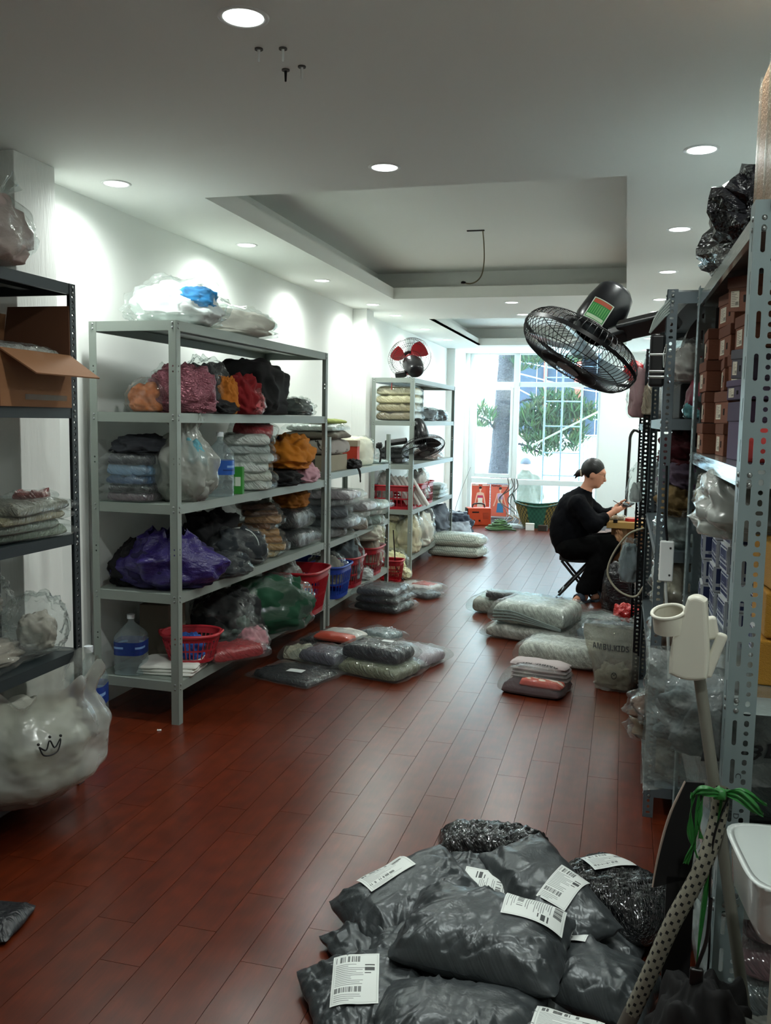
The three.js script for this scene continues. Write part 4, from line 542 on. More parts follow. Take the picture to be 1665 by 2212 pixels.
bagOf('clear bag of pinkish clothes beyond the lower fan', [-2.13, y3[2], -9.75], 0, { rx: 0.17, h: 0.13, rz: 0.3, c: 0xb09a94, seed: 144, wr: 0.02 });
const crate = { w: 0.4, d: 0.3, h: 0.23, bars: 26, k: 8, taper: 0.97, group: 'red crates on the far rack' };
basket('plastic_crate', 'red crate of white rolls facing the viewer on the far rack', [-2.2, y3[3], -8.64], 0, crate); basket('plastic_crate', 'red crate behind the front red crate on the far rack', [-2.18, y3[3], -8.98], 0, crate); basket('plastic_crate', 'third red crate along the far rack', [-2.18, y3[3], -9.32], 0, crate);
for (let i = 0; i < 6; i++) single('paper_roll', new THREE.CylinderGeometry(0.02, 0.02, 0.33, 14), std(0xdde0dc, 0.8), `white paper roll ${['first', 'second', 'third', 'fourth', 'fifth', 'sixth'][i]} from the left in the front red crate`, 'roll', [-2.16 + i * 0.042, y3[3] + 0.18, -8.64 + 0.02 * (i % 2)], [0.12, 0, 0.55], 'paper rolls in the red crate');
bagOf('white clear bag in the left of the front red crate', [-2.31, y3[3] + 0.06, -8.65], 0, { rx: 0.08, h: 0.32, rz: 0.1, c: 0xb5b0ac, seed: 150, wr: 0.02 });
bagOf('crumpled white bag rising behind the red crates', [-2.1, y3[3] + 0.05, -9.15], 0, { rx: 0.12, h: 0.33, rz: 0.2, c: 0xbfbdba, seed: 151, wr: 0.03 });
for (let i = 0; i < 3; i++) packet(['lowest grey green folded clothes at the far end of the red crates', 'middle grey green folded clothes at the far end of the red crates', 'top grey green folded clothes at the far end of the red crates'][i], [-2.15, y3[3] + i * 0.05, -10.0], 0.05 * i, { w: 0.34, d: 0.5, h: 0.06, c: [0x767c72, 0x81877c, 0x6e756e][i], seed: 155 + i });
bagOf('tall cream bag at the near end of the far rack bottom', [-2.25, 0.17, -8.62], 0, { rx: 0.13, h: 0.4, rz: 0.15, c: 0xcdc69c, seed: 160, wr: 0.03, freq: 6 });
bagOf('clear bag of pale yellow cloth behind the near post of the far rack', [-2.07, 0.17, -8.7], 0, { rx: 0.13, h: 0.42, rz: 0.2, c: 0xc9c0a2, seed: 161, wr: 0.03, freq: 6 });
bagOf('clear bag of white cloth half way along the far rack bottom', [-2.1, 0.17, -9.25], 0, { rx: 0.17, h: 0.42, rz: 0.24, c: 0xd6d4c8, seed: 162, wr: 0.03, freq: 6 });
packet('brown folded cloth on top of the tall cream bag', [-2.24, 0.5, -8.62], 0, { w: 0.26, d: 0.26, h: 0.07, c: 0x8e8668, seed: 163 });
bagOf('cream bag slumped on the floor before the far rack', [-2.12, 0, -8.28], 0, { rx: 0.14, h: 0.26, rz: 0.13, c: 0xcfc898, seed: 164, wr: 0.03, freq: 6 });
bagOf('small cream bag on the floor beside the small red basket', [-1.97, 0, -8.16], 0, { rx: 0.06, h: 0.1, rz: 0.1, c: 0xd3cba4, seed: 165, wr: 0.02 });
const stripeTex = canvasTex(64, 64, (g) => { g.fillStyle = '#c9cdc2'; g.fillRect(0, 0, 64, 64); g.fillStyle = '#8d948a'; for (let i = 0; i < 4; i++) { g.fillRect(i * 16, 0, 3, 64); g.fillRect(0, i * 16, 64, 3); } }); stripeTex.wrapS = stripeTex.wrapT = THREE.RepeatWrapping; stripeTex.repeat.set(9, 9);
for (let i = 0; i < 2; i++) { const t = thing('quilt_packet', ['lower checked white quilt in clear film on the floor by the far rack', 'upper checked white quilt in clear film on the floor by the far rack'][i], 'quilt', [-1.76, i * 0.12, -9.78], -0.15 + 0.06 * i, 'checked quilts on the floor'); part('contents', pillow(0.6, 0.36, 0.13, { seed: 170 + i, sq: 6, wr: 0.01, n: 26, fl: 0.004, sharp: 0.4 }), std(0xffffff, 0.9, { map: stripeTex }), t); part('plastic_film', pillow(0.64, 0.38, 0.137, { seed: 172 + i, sq: 5, wr: 0.01, n: 26, fl: 0.03 }), film, t); }
heap('plaid_bag', 'navy and white plaid cloth bundle at the far end of the far rack', 'bundle', [-2.1, 0, -11.25], 0, { rx: 0.24, h: 0.33, rz: 0.3, seed: 174, wr: 0.04, freq: 6, mat: std(0xffffff, 0.85, { map: canvasTex(128, 128, (g) => { g.fillStyle = '#aeb9c4'; g.fillRect(0, 0, 128, 128); g.fillStyle = '#2b3544'; for (let i = 0; i < 3; i++) { g.fillRect(i * 43, 0, 17, 128); g.fillRect(0, i * 43, 128, 12); } }) }) });
heap('grey_bundle', 'grey cloth bundle on the far rack bottom above the plaid bundle', 'bundle', [-2.15, 0.17, -10.2], 0, { rx: 0.18, h: 0.36, rz: 0.3, c: 0x5f6872, seed: 175, wr: 0.05, freq: 6 });
// ------------------------------------------------------------ packets on the floor, left of the aisle
packet('flat dark packet with a white sticker, nearest on the floor by the grey rack', [-1.80, 0, -4.78], -0.3, { w: 0.42, d: 0.33, h: 0.035, c: 0x14181d, seed: 201, sticker: [0.02, 0.02, 0.1, 0.06, 0.2] });
packet('lilac grey packet lying on the back edge of the flat dark packet', [-1.70, 0.03, -5.06], -0.35, { w: 0.3, d: 0.24, h: 0.075, c: 0x55525f, seed: 202, loose: 0.06 });
packet('small cream packet at the left of the lilac grey one on the floor', [-1.93, 0, -5.18], 0.1, { w: 0.17, d: 0.2, h: 0.075, c: 0xc4bfa8, seed: 203 });
packet('dark grey packet under the orange and white one on the floor', [-1.78, 0, -5.48], -0.2, { w: 0.44, d: 0.3, h: 0.07, c: 0x1e2022, seed: 204 });
packet('white fluffy packet behind the dark pile on the floor', [-1.55, 0, -5.42], -0.4, { w: 0.3, d: 0.28, h: 0.08, c: 0xb9bfb0, seed: 205 });
packet('crumpled silver clear packet at the back of the floor pile', [-1.5, 0.07, -5.58], -0.5, { w: 0.26, d: 0.18, h: 0.05, c: 0x7c8a8e, seed: 206 });
{ const t = thing('clothes_packet', 'orange and white packet on top of the dark floor pile', 'packet', [-1.74, 0.076, -5.42], -0.22); part('contents', pillow(0.27, 0.11, 0.05, { seed: 207, sq: 4, wr: 0.004, n: 18, fl: 0.004 }), plastic(0xc63d14, 0.45), t, [0, 0, 0.05]); part('contents', pillow(0.28, 0.13, 0.045, { seed: 208, sq: 5, wr: 0.003, n: 18, fl: 0.004 }), cloth(0xc9c6be), t, [0.01, 0.006, -0.06]); part('plastic_film', pillow(0.3, 0.25, 0.058, { seed: 209, wr: 0.005, n: 20 }), film, t); }
packet('cream and green packet under the navy pillow packet on the floor', [-1.35, 0, -5.0], -0.28, { w: 0.43, d: 0.32, h: 0.085, c: 0x6c6d55, seed: 210, loose: 0.05 });
packet('navy pillow shaped packet on the cream and green one', [-1.37, 0.075, -5.05], -0.26, { w: 0.4, d: 0.26, h: 0.1, c: 0x171924, seed: 211, sticker: [0.05, -0.02, 0.07, 0.04, 0.1], loose: 0.04 });
packet('pale lilac packet behind the navy pillow packet', [-1.24, 0, -5.33], -0.3, { w: 0.38, d: 0.3, h: 0.09, c: 0xa99da6, seed: 212, loose: 0.05 });
for (let i = 0; i < 3; i++) packet(['bottom black packet of the stack beside the low rack', 'middle black packet of the stack beside the low rack', 'top slate packet of the stack beside the low rack'][i], [-1.8 - 0.01 * i, i * 0.06, -6.78], -0.25 + 0.06 * i, { w: 0.4 - 0.03 * i, d: 0.36, h: 0.07, c: [0x101317, 0x1a1e24, 0x3a3e44][i], seed: 215 + i, group: 'dark packets beside the low rack' });
packet('white and pink packet behind the dark stack beside the low rack', [-1.7, 0, -7.6], -0.3, { w: 0.36, d: 0.28, h: 0.07, c: 0xb9b4b2, c2: 0xb0524c, seed: 219 });
packet('slate packet next to the white and pink one on the floor', [-1.6, 0, -7.35], -0.5, { w: 0.24, d: 0.2, h: 0.05, c: 0x4b5157, seed: 220 });
// ------------------------------------------------------------ quilts and packets right of the aisle
const heatherTex = data(256, 256, (u, v) => { const k = 0.78 + 0.2 * pn(u, v, 40, 3) + 0.16 * pn(u, v, 9, 7); return [k, k * 1.005, k * 0.985]; }, true); heatherTex.repeat.set(3, 3);
const quiltMat = (c) => mats['q' + c] ??= std(c, 0.95, { map: heatherTex, roughness: 0.45, bumpMap: rep(T.mottle, 6), bumpScale: 0.0025 });
const quilt = (l, p, turn, o) => { const g = quiltBase(l, p, turn, o); g.children[0].material = quiltMat(o.c); return g; };
const quiltBase = (l, p, turn, o) => packet(l, p, turn, { name: 'quilt_packet', category: 'quilt', layers: 0, square: 5.5, loose: 0.03, ...o });
{ const t = quilt('lower pale quilt under the large grey folded one', [-0.57, 0, -6.25], -0.25, { w: 0.58, d: 0.5, h: 0.1, c: 0xb9b3ac, seed: 230 }); }
{ const t = quilt('large grey folded quilt in clear film in the middle of the floor pile', [-0.54, 0.095, -6.28], -0.27, { w: 0.56, d: 0.48, h: 0.16, c: 0xcdd2cb, seed: 231 }); for (let k = 0; k < 4; k++) part('fold', tube([[-0.25, 0.03 + k * 0.022, 0.235 - 0.004 * k], [-0.1, 0.045 + k * 0.02, 0.245], [0.05, 0.035 + k * 0.012, 0.247], [0.25, 0.01 + k * 0.004, 0.24]], 0.006, 24, 6), cloth(0x84908c), t); }
quilt('pale quilt behind the large grey one, with a small dark packet on it', [-0.83, 0, -6.98], -0.25, { w: 0.54, d: 0.4, h: 0.135, c: 0xcdcec4, seed: 232 });
packet('small black packet lying on the pale quilt farthest back', [-0.87, 0.13, -6.86], -0.15, { w: 0.26, d: 0.14, h: 0.055, c: 0x20262b, seed: 233 });
quilt('speckled white quilt in front of the large grey one', [-0.32, 0, -5.62], -0.22, { w: 0.52, d: 0.36, h: 0.14, c: 0xcfcfc6, seed: 234 });
// clear retail bag of folded clothes with print
const printTex = canvasTex(256, 96, (g) => { g.fillStyle = '#c45a48'; g.fillRect(0, 0, 256, 96); g.fillStyle = '#e9d7c8'; for (const [x, y, r] of [[30, 26, 26], [78, 20, 20], [128, 48, 24], [190, 24, 30], [236, 40, 22], [150, 14, 16], [50, 52, 14]]) { g.beginPath(); g.ellipse(x, y, r, r * 0.6, 0.3, 0, 7); g.fill(); } g.fillStyle = '#a23626'; g.fillRect(0, 74, 256, 22); });
const inkTex = (txt, w, h, font) => { const t = canvasTex(w, h, (g) => { g.clearRect(0, 0, w, h); g.fillStyle = '#15171a'; g.font = font; g.textAlign = 'center'; g.textBaseline = 'middle'; g.fillText(txt, w / 2, h / 2); }); return t; };
const ink = (tex) => std(0xffffff, 0.7, { map: tex, transparent: true, side: THREE.DoubleSide });
{ const t = thing('clothes_packet', 'clear packet of rose and plum clothes with a red and white printed piece', 'packet', [-0.42, 0, -4.95], -0.2);
  part('contents', pillow(0.34, 0.3, 0.05, { seed: 240, sq: 6, wr: 0.004, n: 18, fl: 0.004, sharp: 0.35 }), cloth(0x3f2a2e), t, [0, 0.002, 0]); for (let i = 0; i < 4; i++) part('contents', pillow(0.33, 0.13, 0.035, { seed: 241 + i, sq: 5, wr: 0.005, n: 18, fl: 0.004 }), cloth([0x9a8c8c, 0xa99c9c, 0xb3a6a6, 0xbcb0ae][i]), t, [0, 0.045 + 0.026 * i, -0.09 + 0.012 * i]);
  const pp = pillow(0.24, 0.1, 0.04, { seed: 246, sq: 5, wr: 0.003, n: 16, fl: 0.004 }); { const u = pp.attributes.uv, P = pp.attributes.position; for (let i = 0; i < u.count; i++) u.setXY(i, P.getX(i) / 0.24 + 0.5, 0.5 - P.getZ(i) / 0.1); } part('printed_garment', pp, std(0xffffff, 0.8, { map: printTex }), t, [0.05, 0.045, 0.075]);
  const F = pillow(0.37, 0.34, 0.15, { seed: 247, sq: 4, wr: 0.006, n: 26, fl: 0.02, mid: 0.3 }); part('plastic_film', F, film, t);
  const a = flipUp(topPatch(F, 0, 0.02, 0.3, 0.045, PI, 0.004, 10)); part('printed_text', a, ink(inkTex('AMBU. KIDS', 512, 80, 'bold 72px sans-serif')), t); }
// standing clear bag lettered AMBU.KIDS
{ const t = thing('retail_bag', 'clear drawstring bag lettered AMBU.KIDS slumped against the dark rack', 'bag', [0.0, 0, -5.12], -0.2);
  const surf = (u, v, k = 1) => { const x = (u - 0.5) * 0.36 * (1 - 0.45 * pow(1 - v, 2.2)), y = 0.005 + v * 0.34, bul = sqrt(max(0, 1 - pow(2 * u - 1, 2) * 0.999)) * (0.035 + 0.08 * sin(PI * min(1, v * 1.05))) ; return [x + 0.02 * sin(v * 5), y, 0.02 + k * bul + 0.012 * ridge(u * 3, v * 4, k * 2) - 0.10 * (v - 0.2), u, v]; };
  part('plastic_film', merge(grid(28, 28, (u, v) => surf(u, v, 1)), grid(28, 28, (u, v) => surf(1 - u, v, -1))), phy({ color: 0xd9d8cc, roughness: 0.16, transmission: 0.84, thickness: 0, bumpMap: T.crinkleBig, bumpScale: 0.003, side: THREE.DoubleSide }), t);
  part('contents', lump(0.1, 0.13, 0.05, { seed: 250, wr: 0.02 }), cloth(0x8e8c82), t, [0, 0.01, 0.01]);
  const fl = t.children[0], txt = (w, h, cu, cv, tex) => part('printed_text', grid(12, 4, (a, b) => { const s = surf(cu + (a - 0.5) * w, cv + (b - 0.5) * h, 1); return [s[0], s[1], s[2] + 0.006, a, b]; }), ink(tex), fl);
  txt(0.66, 0.13, 0.47, 0.72, inkTex('AMBU.KIDS', 512, 96, 'bold 84px sans-serif')); const tx = canvasTex(64, 64, (g) => { g.clearRect(0, 0, 64, 64); g.strokeStyle = '#15171a'; g.lineWidth = 5; g.beginPath(); g.arc(32, 32, 22, 0, 7); g.stroke(); g.beginPath(); g.moveTo(20, 12); g.quadraticCurveTo(32, 40, 44, 12); g.stroke(); }); txt(0.14, 0.15, 0.5, 0.3, tx);
  part('drawstring_tip', pillow(0.09, 0.1, 0.01, { seed: 3, n: 10 }), film, t, [0.16, 0.32, -0.08], [1.2, 0.3, 0.5]); }
bagOf('clear bag of grey and navy clothes heaped beside the dark rack', [-0.02, 0, -6.0], 0.2, { rx: 0.25, h: 0.19, rz: 0.3, c: 0x5b666c, seed: 255, wr: 0.03 });
packet('dark striped clothes packet beside the large grey quilt', [-0.17, 0, -6.6], 0.5, { w: 0.36, d: 0.3, h: 0.12, c: 0x4d5654, seed: 256 });
single('red_bag', lump(0.1, 0.17, 0.1, { seed: 257, wr: 0.02, freq: 6 }), phy({ color: 0xb21a16, roughness: 0.25, bumpMap: T.crinkleBig, bumpScale: 0.006 }), 'shiny red plastic bag under the rack beside the seated person', 'bag', [0.06, 0, -6.72], [0, 0.3, 0]);
bagOf('clear brown tinted bag drooping under the rack past the lettered bag', [0.2, 0, -4.6], 0, { rx: 0.1, h: 0.16, rz: 0.2, c: 0x5e4a42, seed: 258, wr: 0.03 });
single('rubbish_bag', lump(0.13, 0.42, 0.13, { seed: 259, wr: 0.025, freq: 6, e: 0.6, lean: [0.05, 0], low: 0.4, big: 0.1 }), phy({ color: 0x16161a, roughness: 0.3, bumpMap: T.crinkleBig, bumpScale: 0.004 }), 'tall charcoal rubbish bag leaning by the carton table', 'bag', [0.0, 0, -7.25], [0, 0, 0]);
single('paper_scrap', pillow(0.02, 0.014, 0.006, { n: 8, wr: 0.002 }), M.white, 'tiny white scrap on the floor before the grey rack', 'scrap', [-2.096, 0, -3.73], [0, 0.4, 0]);
single('black_mailer_corner', pillow(0.24, 0.2, 0.04, { seed: 261, wr: 0.01, n: 18 }), phy({ color: 0x1c1e22, roughness: 0.35, bumpMap: T.crinkleBig, bumpScale: 0.003 }), 'corner of a black mailer at the left edge of the floor', 'mailer', [-1.76, 0, -2.1], [0, 0.2, 0]);
// ------------------------------------------------------------ black mailers in front
const mailMat = [0x464b4d].map((c) => phy({ color: c, roughness: 0.32, metalness: 0.3, bumpMap: T.crinkleBig, bumpScale: 0.0008, side: THREE.DoubleSide }));
const bubbleMat = phy({ color: 0x0d0e10, roughness: 0.14, bumpMap: T.crinkleFine, bumpScale: 0.008, clearcoat: 0.6, clearcoatRoughness: 0.1 });
const labelTex = [0, 1, 2].map((k) => canvasTex(192, 256, (g) => { const q = rng(900 + k); g.fillStyle = '#dfe4e0'; g.fillRect(0, 0, 192, 256); g.fillStyle = '#202424'; for (let i = 0; i < 34; i++) if (q() < 0.62) g.fillRect(14 + i * 3.2, 14, 2.2, 34); for (let i = 0; i < 34; i++) if (q() < 0.6) g.fillRect(14 + i * 3.2, 176, 2, 26); g.fillStyle = '#555a5a'; for (let i = 0; i < 12; i++) g.fillRect(14, 60 + i * 9.4, 40 + q() * 90, 2.2); for (let i = 0; i < 4; i++) g.fillRect(14, 212 + i * 9, 60 + q() * 80, 2); g.strokeStyle = '#9aa09c'; g.strokeRect(8, 8, 176, 240); g.fillStyle = '#3c4040'; g.fillRect(134, 62, 40, 6); g.fillRect(134, 76, 40, 18); g.fillRect(134, 104, 26, 5); }));
function mailer(l, p, rot, o) {
  const { w, d, h, seed, mat = 0, lab, bubble, wr = 0.005, sag = 0, mid = 0.4 } = o, t = thing(bubble ? 'bubble_parcel' : 'mailer', l, bubble ? 'parcel' : 'mailer', p, 0, bubble ? 'bubble wrapped parcels in the mailer heap' : 'dark mailers heaped on the floor'); t.rotation.set(rot[0], rot[1], rot[2], 'YXZ');
  let env; const g = pillow(w, d, h, { seed, sq: bubble ? 4 : 3.2, wr: bubble ? 0.012 : wr, freq: bubble ? 22 : 5, n: bubble ? 50 : 84, fl: bubble ? 0.006 : 0.03, mid, fold: bubble ? 0.5 : 1.2, sag, pinch: 0.1, creases: bubble ? 2 : 30, ca: 0.014, cw: 0.007, sharp: bubble ? 0.5 : 0.7, ears: bubble ? 0 : 0.07 }); env = part('envelope', g, bubble ? bubbleMat : mailMat[0], t);
  if (lab) part('address_label', flipUp(topPatch(g, lab[0], lab[1], lab[2], lab[3], lab[4], 0.0035, 14, lab[6])), std(0xffffff, 0.55, { map: labelTex[lab[5]], side: THREE.DoubleSide }), env);
  return t;
}
mailer('bottom dark mailer showing at the lower left under the heap', [-0.62, 0, -2.3], [0, 0.7, 0], { w: 0.28, d: 0.22, h: 0.06, seed: 301, mat: 1 });
mailer('half hidden dark mailer in the middle of the heap', [-0.48, 0.01, -2.26], [0, 0.3, 0], { w: 0.32, d: 0.26, h: 0.085, seed: 302, mat: 2 });
mailer('dark mailer beneath the largest labelled one', [-0.26, 0, -2.24], [0, 0.2, 0], { w: 0.42, d: 0.3, h: 0.085, seed: 303, mat: 2 });
mailer('dark mailer beneath the slanting one at the right', [-0.04, 0, -2.52], [0, -0.2, 0], { w: 0.34, d: 0.3, h: 0.075, seed: 304, mat: 2 });
mailer('dark mailer beneath the back of the heap', [-0.36, 0, -2.66], [0, 0.1, 0], { w: 0.42, d: 0.3, h: 0.065, seed: 305, mat: 2 });
mailer('bubble wrapped black parcel at the very back of the heap', [-0.37, 0.02, -2.87], [0, 0.1, 0], { w: 0.37, d: 0.2, h: 0.12, seed: 306, bubble: true });
mailer('bubble wrapped black parcel with white label at the right of the heap', [0.04, 0.02, -2.66], [0.03, -0.7, 0.05], { w: 0.4, d: 0.27, h: 0.13, seed: 307, bubble: true, lab: [-0.07, -0.04, 0.14, 0.1, 1.2, 1] });
mailer('dark mailer at the upper back of the heap with its label half covered', [-0.37, 0.055, -2.58], [0.22, 0.02, 0.02], { w: 0.27, d: 0.3, h: 0.085, seed: 308, mat: 1, lab: [0.03, 0.05, 0.13, 0.15, 1.5, 0] });
mailer('upper left mailer with label, spilling over the left of the heap', [-0.56, 0.05, -2.46], [0.1, 0.72, 0.28], { w: 0.42, d: 0.3, h: 0.105, seed: 309, lab: [-0.02, -0.08, 0.16, 0.1, 0.1, 2] });
mailer('slanting mailer with label at the upper right of the heap', [-0.165, 0.1, -2.54], [0.2, -0.95, -0.2], { w: 0.46, d: 0.24, h: 0.095, seed: 310, lab: [0.06, -0.02, 0.09, 0.15, 0.5, 1] });
mailer('largest mailer with a white label at the centre of the heap', [-0.305, 0.085, -2.24], [0.12, -0.1, 0], { w: 0.46, d: 0.32, h: 0.135, seed: 311, lab: [0.12, -0.07, 0.16, 0.12, 0.05, 0, true] });
mailer('rounded dark mailer at the right front of the heap', [-0.015, 0.01, -2.24], [0, -0.3, 0], { w: 0.32, d: 0.26, h: 0.12, seed: 312, mat: 1, lab: [-0.1, -0.08, 0.1, 0.08, 0.1, 2] });
mailer('left front mailer with a barcoded label', [-0.57, 0.01, -2.06], [0.05, 0.55, 0.1], { w: 0.33, d: 0.32, h: 0.085, seed: 313, mat: 1, lab: [-0.03, -0.0, 0.12, 0.17, -0.3, 1] });
mailer('creased grey mailer front centre of the heap', [-0.32, 0.02, -1.98], [0.08, 0.12, 0], { w: 0.44, d: 0.26, h: 0.115, seed: 314, mat: 0 });
mailer('lowest front mailer with a label, cut by the bottom edge', [-0.08, 0.02, -1.95], [0.05, -0.3, 0], { w: 0.32, d: 0.26, h: 0.085, seed: 315, mat: 1, lab: [0.0, -0.03, 0.16, 0.12, 0.2, 2] });
// ------------------------------------------------------------ by the window
{ const t = thing('machine_case', 'orange metal machine with a carrying handle below the posters', 'machine', [-2.02, 0, -12.85], 0.35); part('body', rbox(0.34, 0.25, 0.2, 0.01).translate(0, 0.125, 0), plastic(0xb83c14, 0.45), t); part('side_panel', rbox(0.01, 0.24, 0.2, 0.004).translate(-0.176, 0.125, 0), M.blackMatte, t); part('handle', tube([[-0.09, 0.25, 0], [-0.08, 0.295, 0], [0.08, 0.295, 0], [0.09, 0.25, 0]], 0.011, 20, 8), M.black, t); for (const x of [-0.08, 0.0]) part('knob', cyl(0.014, 0.014, 0.01, 16).rotateX(PI / 2), M.black, t, [x, 0.07, 0.104]); part('vent', merge(...[0, 1, 2, 3].map((i) => box(0.08, 0.006, 0.003, 0.09, 0.1 + i * 0.025, 0.101))), std(0x7a2a10, 0.6), t); part('print', box(0.1, 0.02, 0.002, -0.06, 0.19, 0.101), M.blackMatte, t); }
{ const t = thing('green_rope', 'coiled heap of green hose on the floor below the posters', 'rope', [-1.62, 0, -12.25]), q = rng(44), gm = plastic(0x2c4a20, 0.5), gm2 = plastic(0x4d7440, 0.5); for (let k = 0; k < 9; k++) { const pts = []; for (let i = 0; i < 8; i++) { const a = i / 8 * 2 * PI + k, r = (0.2 - 0.018 * k) * (0.75 + 0.4 * q()); pts.push([r * cos(a), 0.012 + 0.016 * k + 0.02 * q(), r * 0.7 * sin(a)]); } part('coil', tube(pts, 0.011, 60, 6, true), k % 2 ? gm2 : gm, t); } }
{ const t = thing('woven_basket', 'wide woven basket with green band and two loop handles by the window', 'basket', [-1.17, 0, -12.85], 0.1), H = 0.34, prof = (v) => lerp(0.19, 0.33, pow(v, 0.8)); const tex = canvasTex(256, 64, (g) => { for (let y = 0; y < 8; y++) for (let x = 0; x < 64; x++) { const u = x / 64, green = (u > 0.17 && u < 0.30) || (u > 0.67 && u < 0.8); g.fillStyle = green ? ((x + y) % 2 ? '#1d5a48' : '#2a6b56') : ((x + y) % 2 ? '#8a7434' : '#3d3a20'); g.fillRect(x * 4, y * 8, 4, 8); } });
  part('body', merge(grid(64, 14, (a, b) => { const th = a * 2 * PI, r = prof(b); return [r * cos(th), b * H + 0.03 * b * cos(2 * th), -r * 0.8 * sin(th), a, b]; }, true), grid(32, 2, (a, b) => [0.19 * b * cos(a * 2 * PI), 0.004, 0.15 * b * sin(a * 2 * PI), 0, 0])), std(0xffffff, 0.8, { map: tex, side: THREE.DoubleSide, bumpMap: T.weaveM, bumpScale: 0.004 }), t);
  part('rim', tube(Array.from({ length: 36 }, (_, i) => { const th = i / 36 * 2 * PI; return [0.33 * cos(th), H + 0.03 * cos(2 * th), -0.264 * sin(th)]; }), 0.012, 72, 8, true), plastic(0x1c4438, 0.6), t); for (const s of [-1, 1]) part('handle', tube([[s * 0.31, H, -0.05], [s * 0.36, H + 0.14, -0.03], [s * 0.36, H + 0.14, 0.03], [s * 0.31, H, 0.05]], 0.009, 20, 6), plastic(0x23332c, 0.6), t); }
{ const t = thing('white_block', 'small white carton before the woven basket', 'carton', [-1.23, 0, -12.45], 0.1); part('body', rbox(0.12, 0.09, 0.08, 0.006).translate(0, 0.045, 0), M.white, t); part('lid', rbox(0.123, 0.02, 0.083, 0.004).translate(0, 0.088, 0), M.paper, t); }
{ const t = thing('dark_block', 'small dark brown carton before the woven basket', 'carton', [-1.05, 0, -12.45], -0.1); part('body', rbox(0.12, 0.065, 0.08, 0.006).translate(0, 0.033, 0), std(0x2a2118, 0.7), t); part('lid', rbox(0.124, 0.02, 0.084, 0.004).translate(0, 0.07, 0), std(0x33281d, 0.7), t); }
packet('small white and blue packet between the rope and the woven basket', [-1.45, 0, -12.6], 0.1, { w: 0.22, d: 0.14, h: 0.06, c: 0xb8c2c8, seed: 270 });
[[-1.72, 0.12], [-1.66, 0.2], [-1.62, 0.05], [-1.58, 0.14]].forEach(([x, b], i) => single('electric_cord', tube([[x - 0.02, 0.62, -13.9], [x - 0.01 + b * 0.1, 0.5, -13.86], [x - b, 0.3, -13.82], [x + b * 0.6 - 0.05, 0.12, -13.6], [x - 0.1 + b, 0.02, -13.1]], 0.008, 40, 6), plastic(0x3d342c, 0.6), ['leftmost dark cord hanging from the window sill', 'second dark cord from the left hanging from the window sill', 'third dark cord from the left hanging from the window sill', 'rightmost dark cord hanging from the window sill'][i], 'cord', null, null, 'cords hanging from the sill'));
single('tan_cord', tube([[-1.6, 0.2, -12.7], [-1.5, 0.12, -12.75], [-1.62, 0.06, -12.6], [-1.45, 0.03, -12.55], [-1.4, 0.1, -12.7], [-1.5, 0.16, -12.8]], 0.008, 40, 6), plastic(0x9a7a5c, 0.6), 'tan cord looped between the green hose and the woven basket', 'cord');
single('thin_wire', tube([[-2.38, 0.004, -12.7], [-2.36, 0.25, -12.9], [-2.33, 0.45, -13.1], [-2.26, 0.8, -13.5]], 0.003, 16, 5), M.black, 'thin black wire leaning in the corner by the posters', 'wire');
// ------------------------------------------------------------ near right rack: shoe boxes
const boxLabel = canvasTex(96, 128, (g) => { g.fillStyle = '#d3cbb8'; g.fillRect(0, 0, 96, 128); g.fillStyle = '#6b6257'; for (let i = 0; i < 8; i++) g.fillRect(8, 10 + i * 14, 30 + (i * 29 % 44), 4); g.fillStyle = '#3d3731'; for (let i = 0; i < 10; i++) g.fillRect(56 + i * 3.4, 84, 1.8, 30); });
const boxLabelMat = std(0xffffff, 0.8, { map: boxLabel });
const brownBox = std(0x7a4a35, 0.85, { bumpMap: T.mottleM, bumpScale: 0.0005 }), brownDark = std(0x6b3f2d, 0.85), holeMat = std(0x120b08, 0.95);
// end panel looks towards -x; length runs along x
function shoeBox(l, p, rot, o = {}) {
  const { w = 0.18, h = 0.1, d = 0.3, mat = brownBox, lid = brownDark, hole = true, label = true } = o, t = thing('shoe_box', l, 'box', p, 0, o.group ?? 'brown shoe boxes on the near right rack'); t.rotation.set(rot[0], rot[1], rot[2], 'YXZ');
  const body = part('body', rbox(d, h - 0.004, w, 0.003, 1).translate(d / 2, (h - 0.004) / 2, 0), mat, t); part('lid', rbox(d + 0.006, h * 0.34, w + 0.006, 0.003, 1).translate(d / 2, h - h * 0.17, 0), lid, t);
  if (hole) part('thumb_hole', cyl(0.028, 0.028, 0.002, 24).rotateX(PI / 2).scale(1, 0.8, 1), holeMat, body, [d * 0.38, h * 0.42, w / 2 + 0.0005]);
  if (label) { part('size_label', box(0.001, h * 0.46, w * 0.36, -0.0005, h * 0.36, -w * 0.18), boxLabelMat, body); part('finger_slot', rbox(0.002, h * 0.2, 0.014, 0.001, 1).translate(-0.0006, h * 0.36, w * 0.22), holeMat, body); }
  return t;
}
const yB = RV1[1], of = ['bottom', 'second', 'third', 'fourth', 'fifth', 'sixth'];
for (let i = 0; i < 4; i++) shoeBox(`brown shoe box, ${i ? of[i] + ' from the bottom' : 'bottom one'}, in the farthest stack on the near right rack`, [0.243 + 0.006 * (i % 2), yB + i * 0.102, -3.2], [0, [0.02, -0.03, 0.04, -0.02][i], 0]);
for (let i = 0; i < 5; i++) shoeBox(`brown shoe box, ${i ? of[i] + ' from the bottom' : 'bottom one'}, in the middle stack on the near right rack`, [0.285 + 0.008 * ((i * 3) % 3), yB + i * 0.1, -2.98], [0, [0.03, 0.12, -0.05, 0.08, 0.15][i], 0], { d: 0.26 });
shoeBox('tilted brown shoe box with a white label on top of the middle stack', [0.3, yB + 0.42, -2.78], [0.1, 0.25, 0.06], { d: 0.24, h: 0.1 });
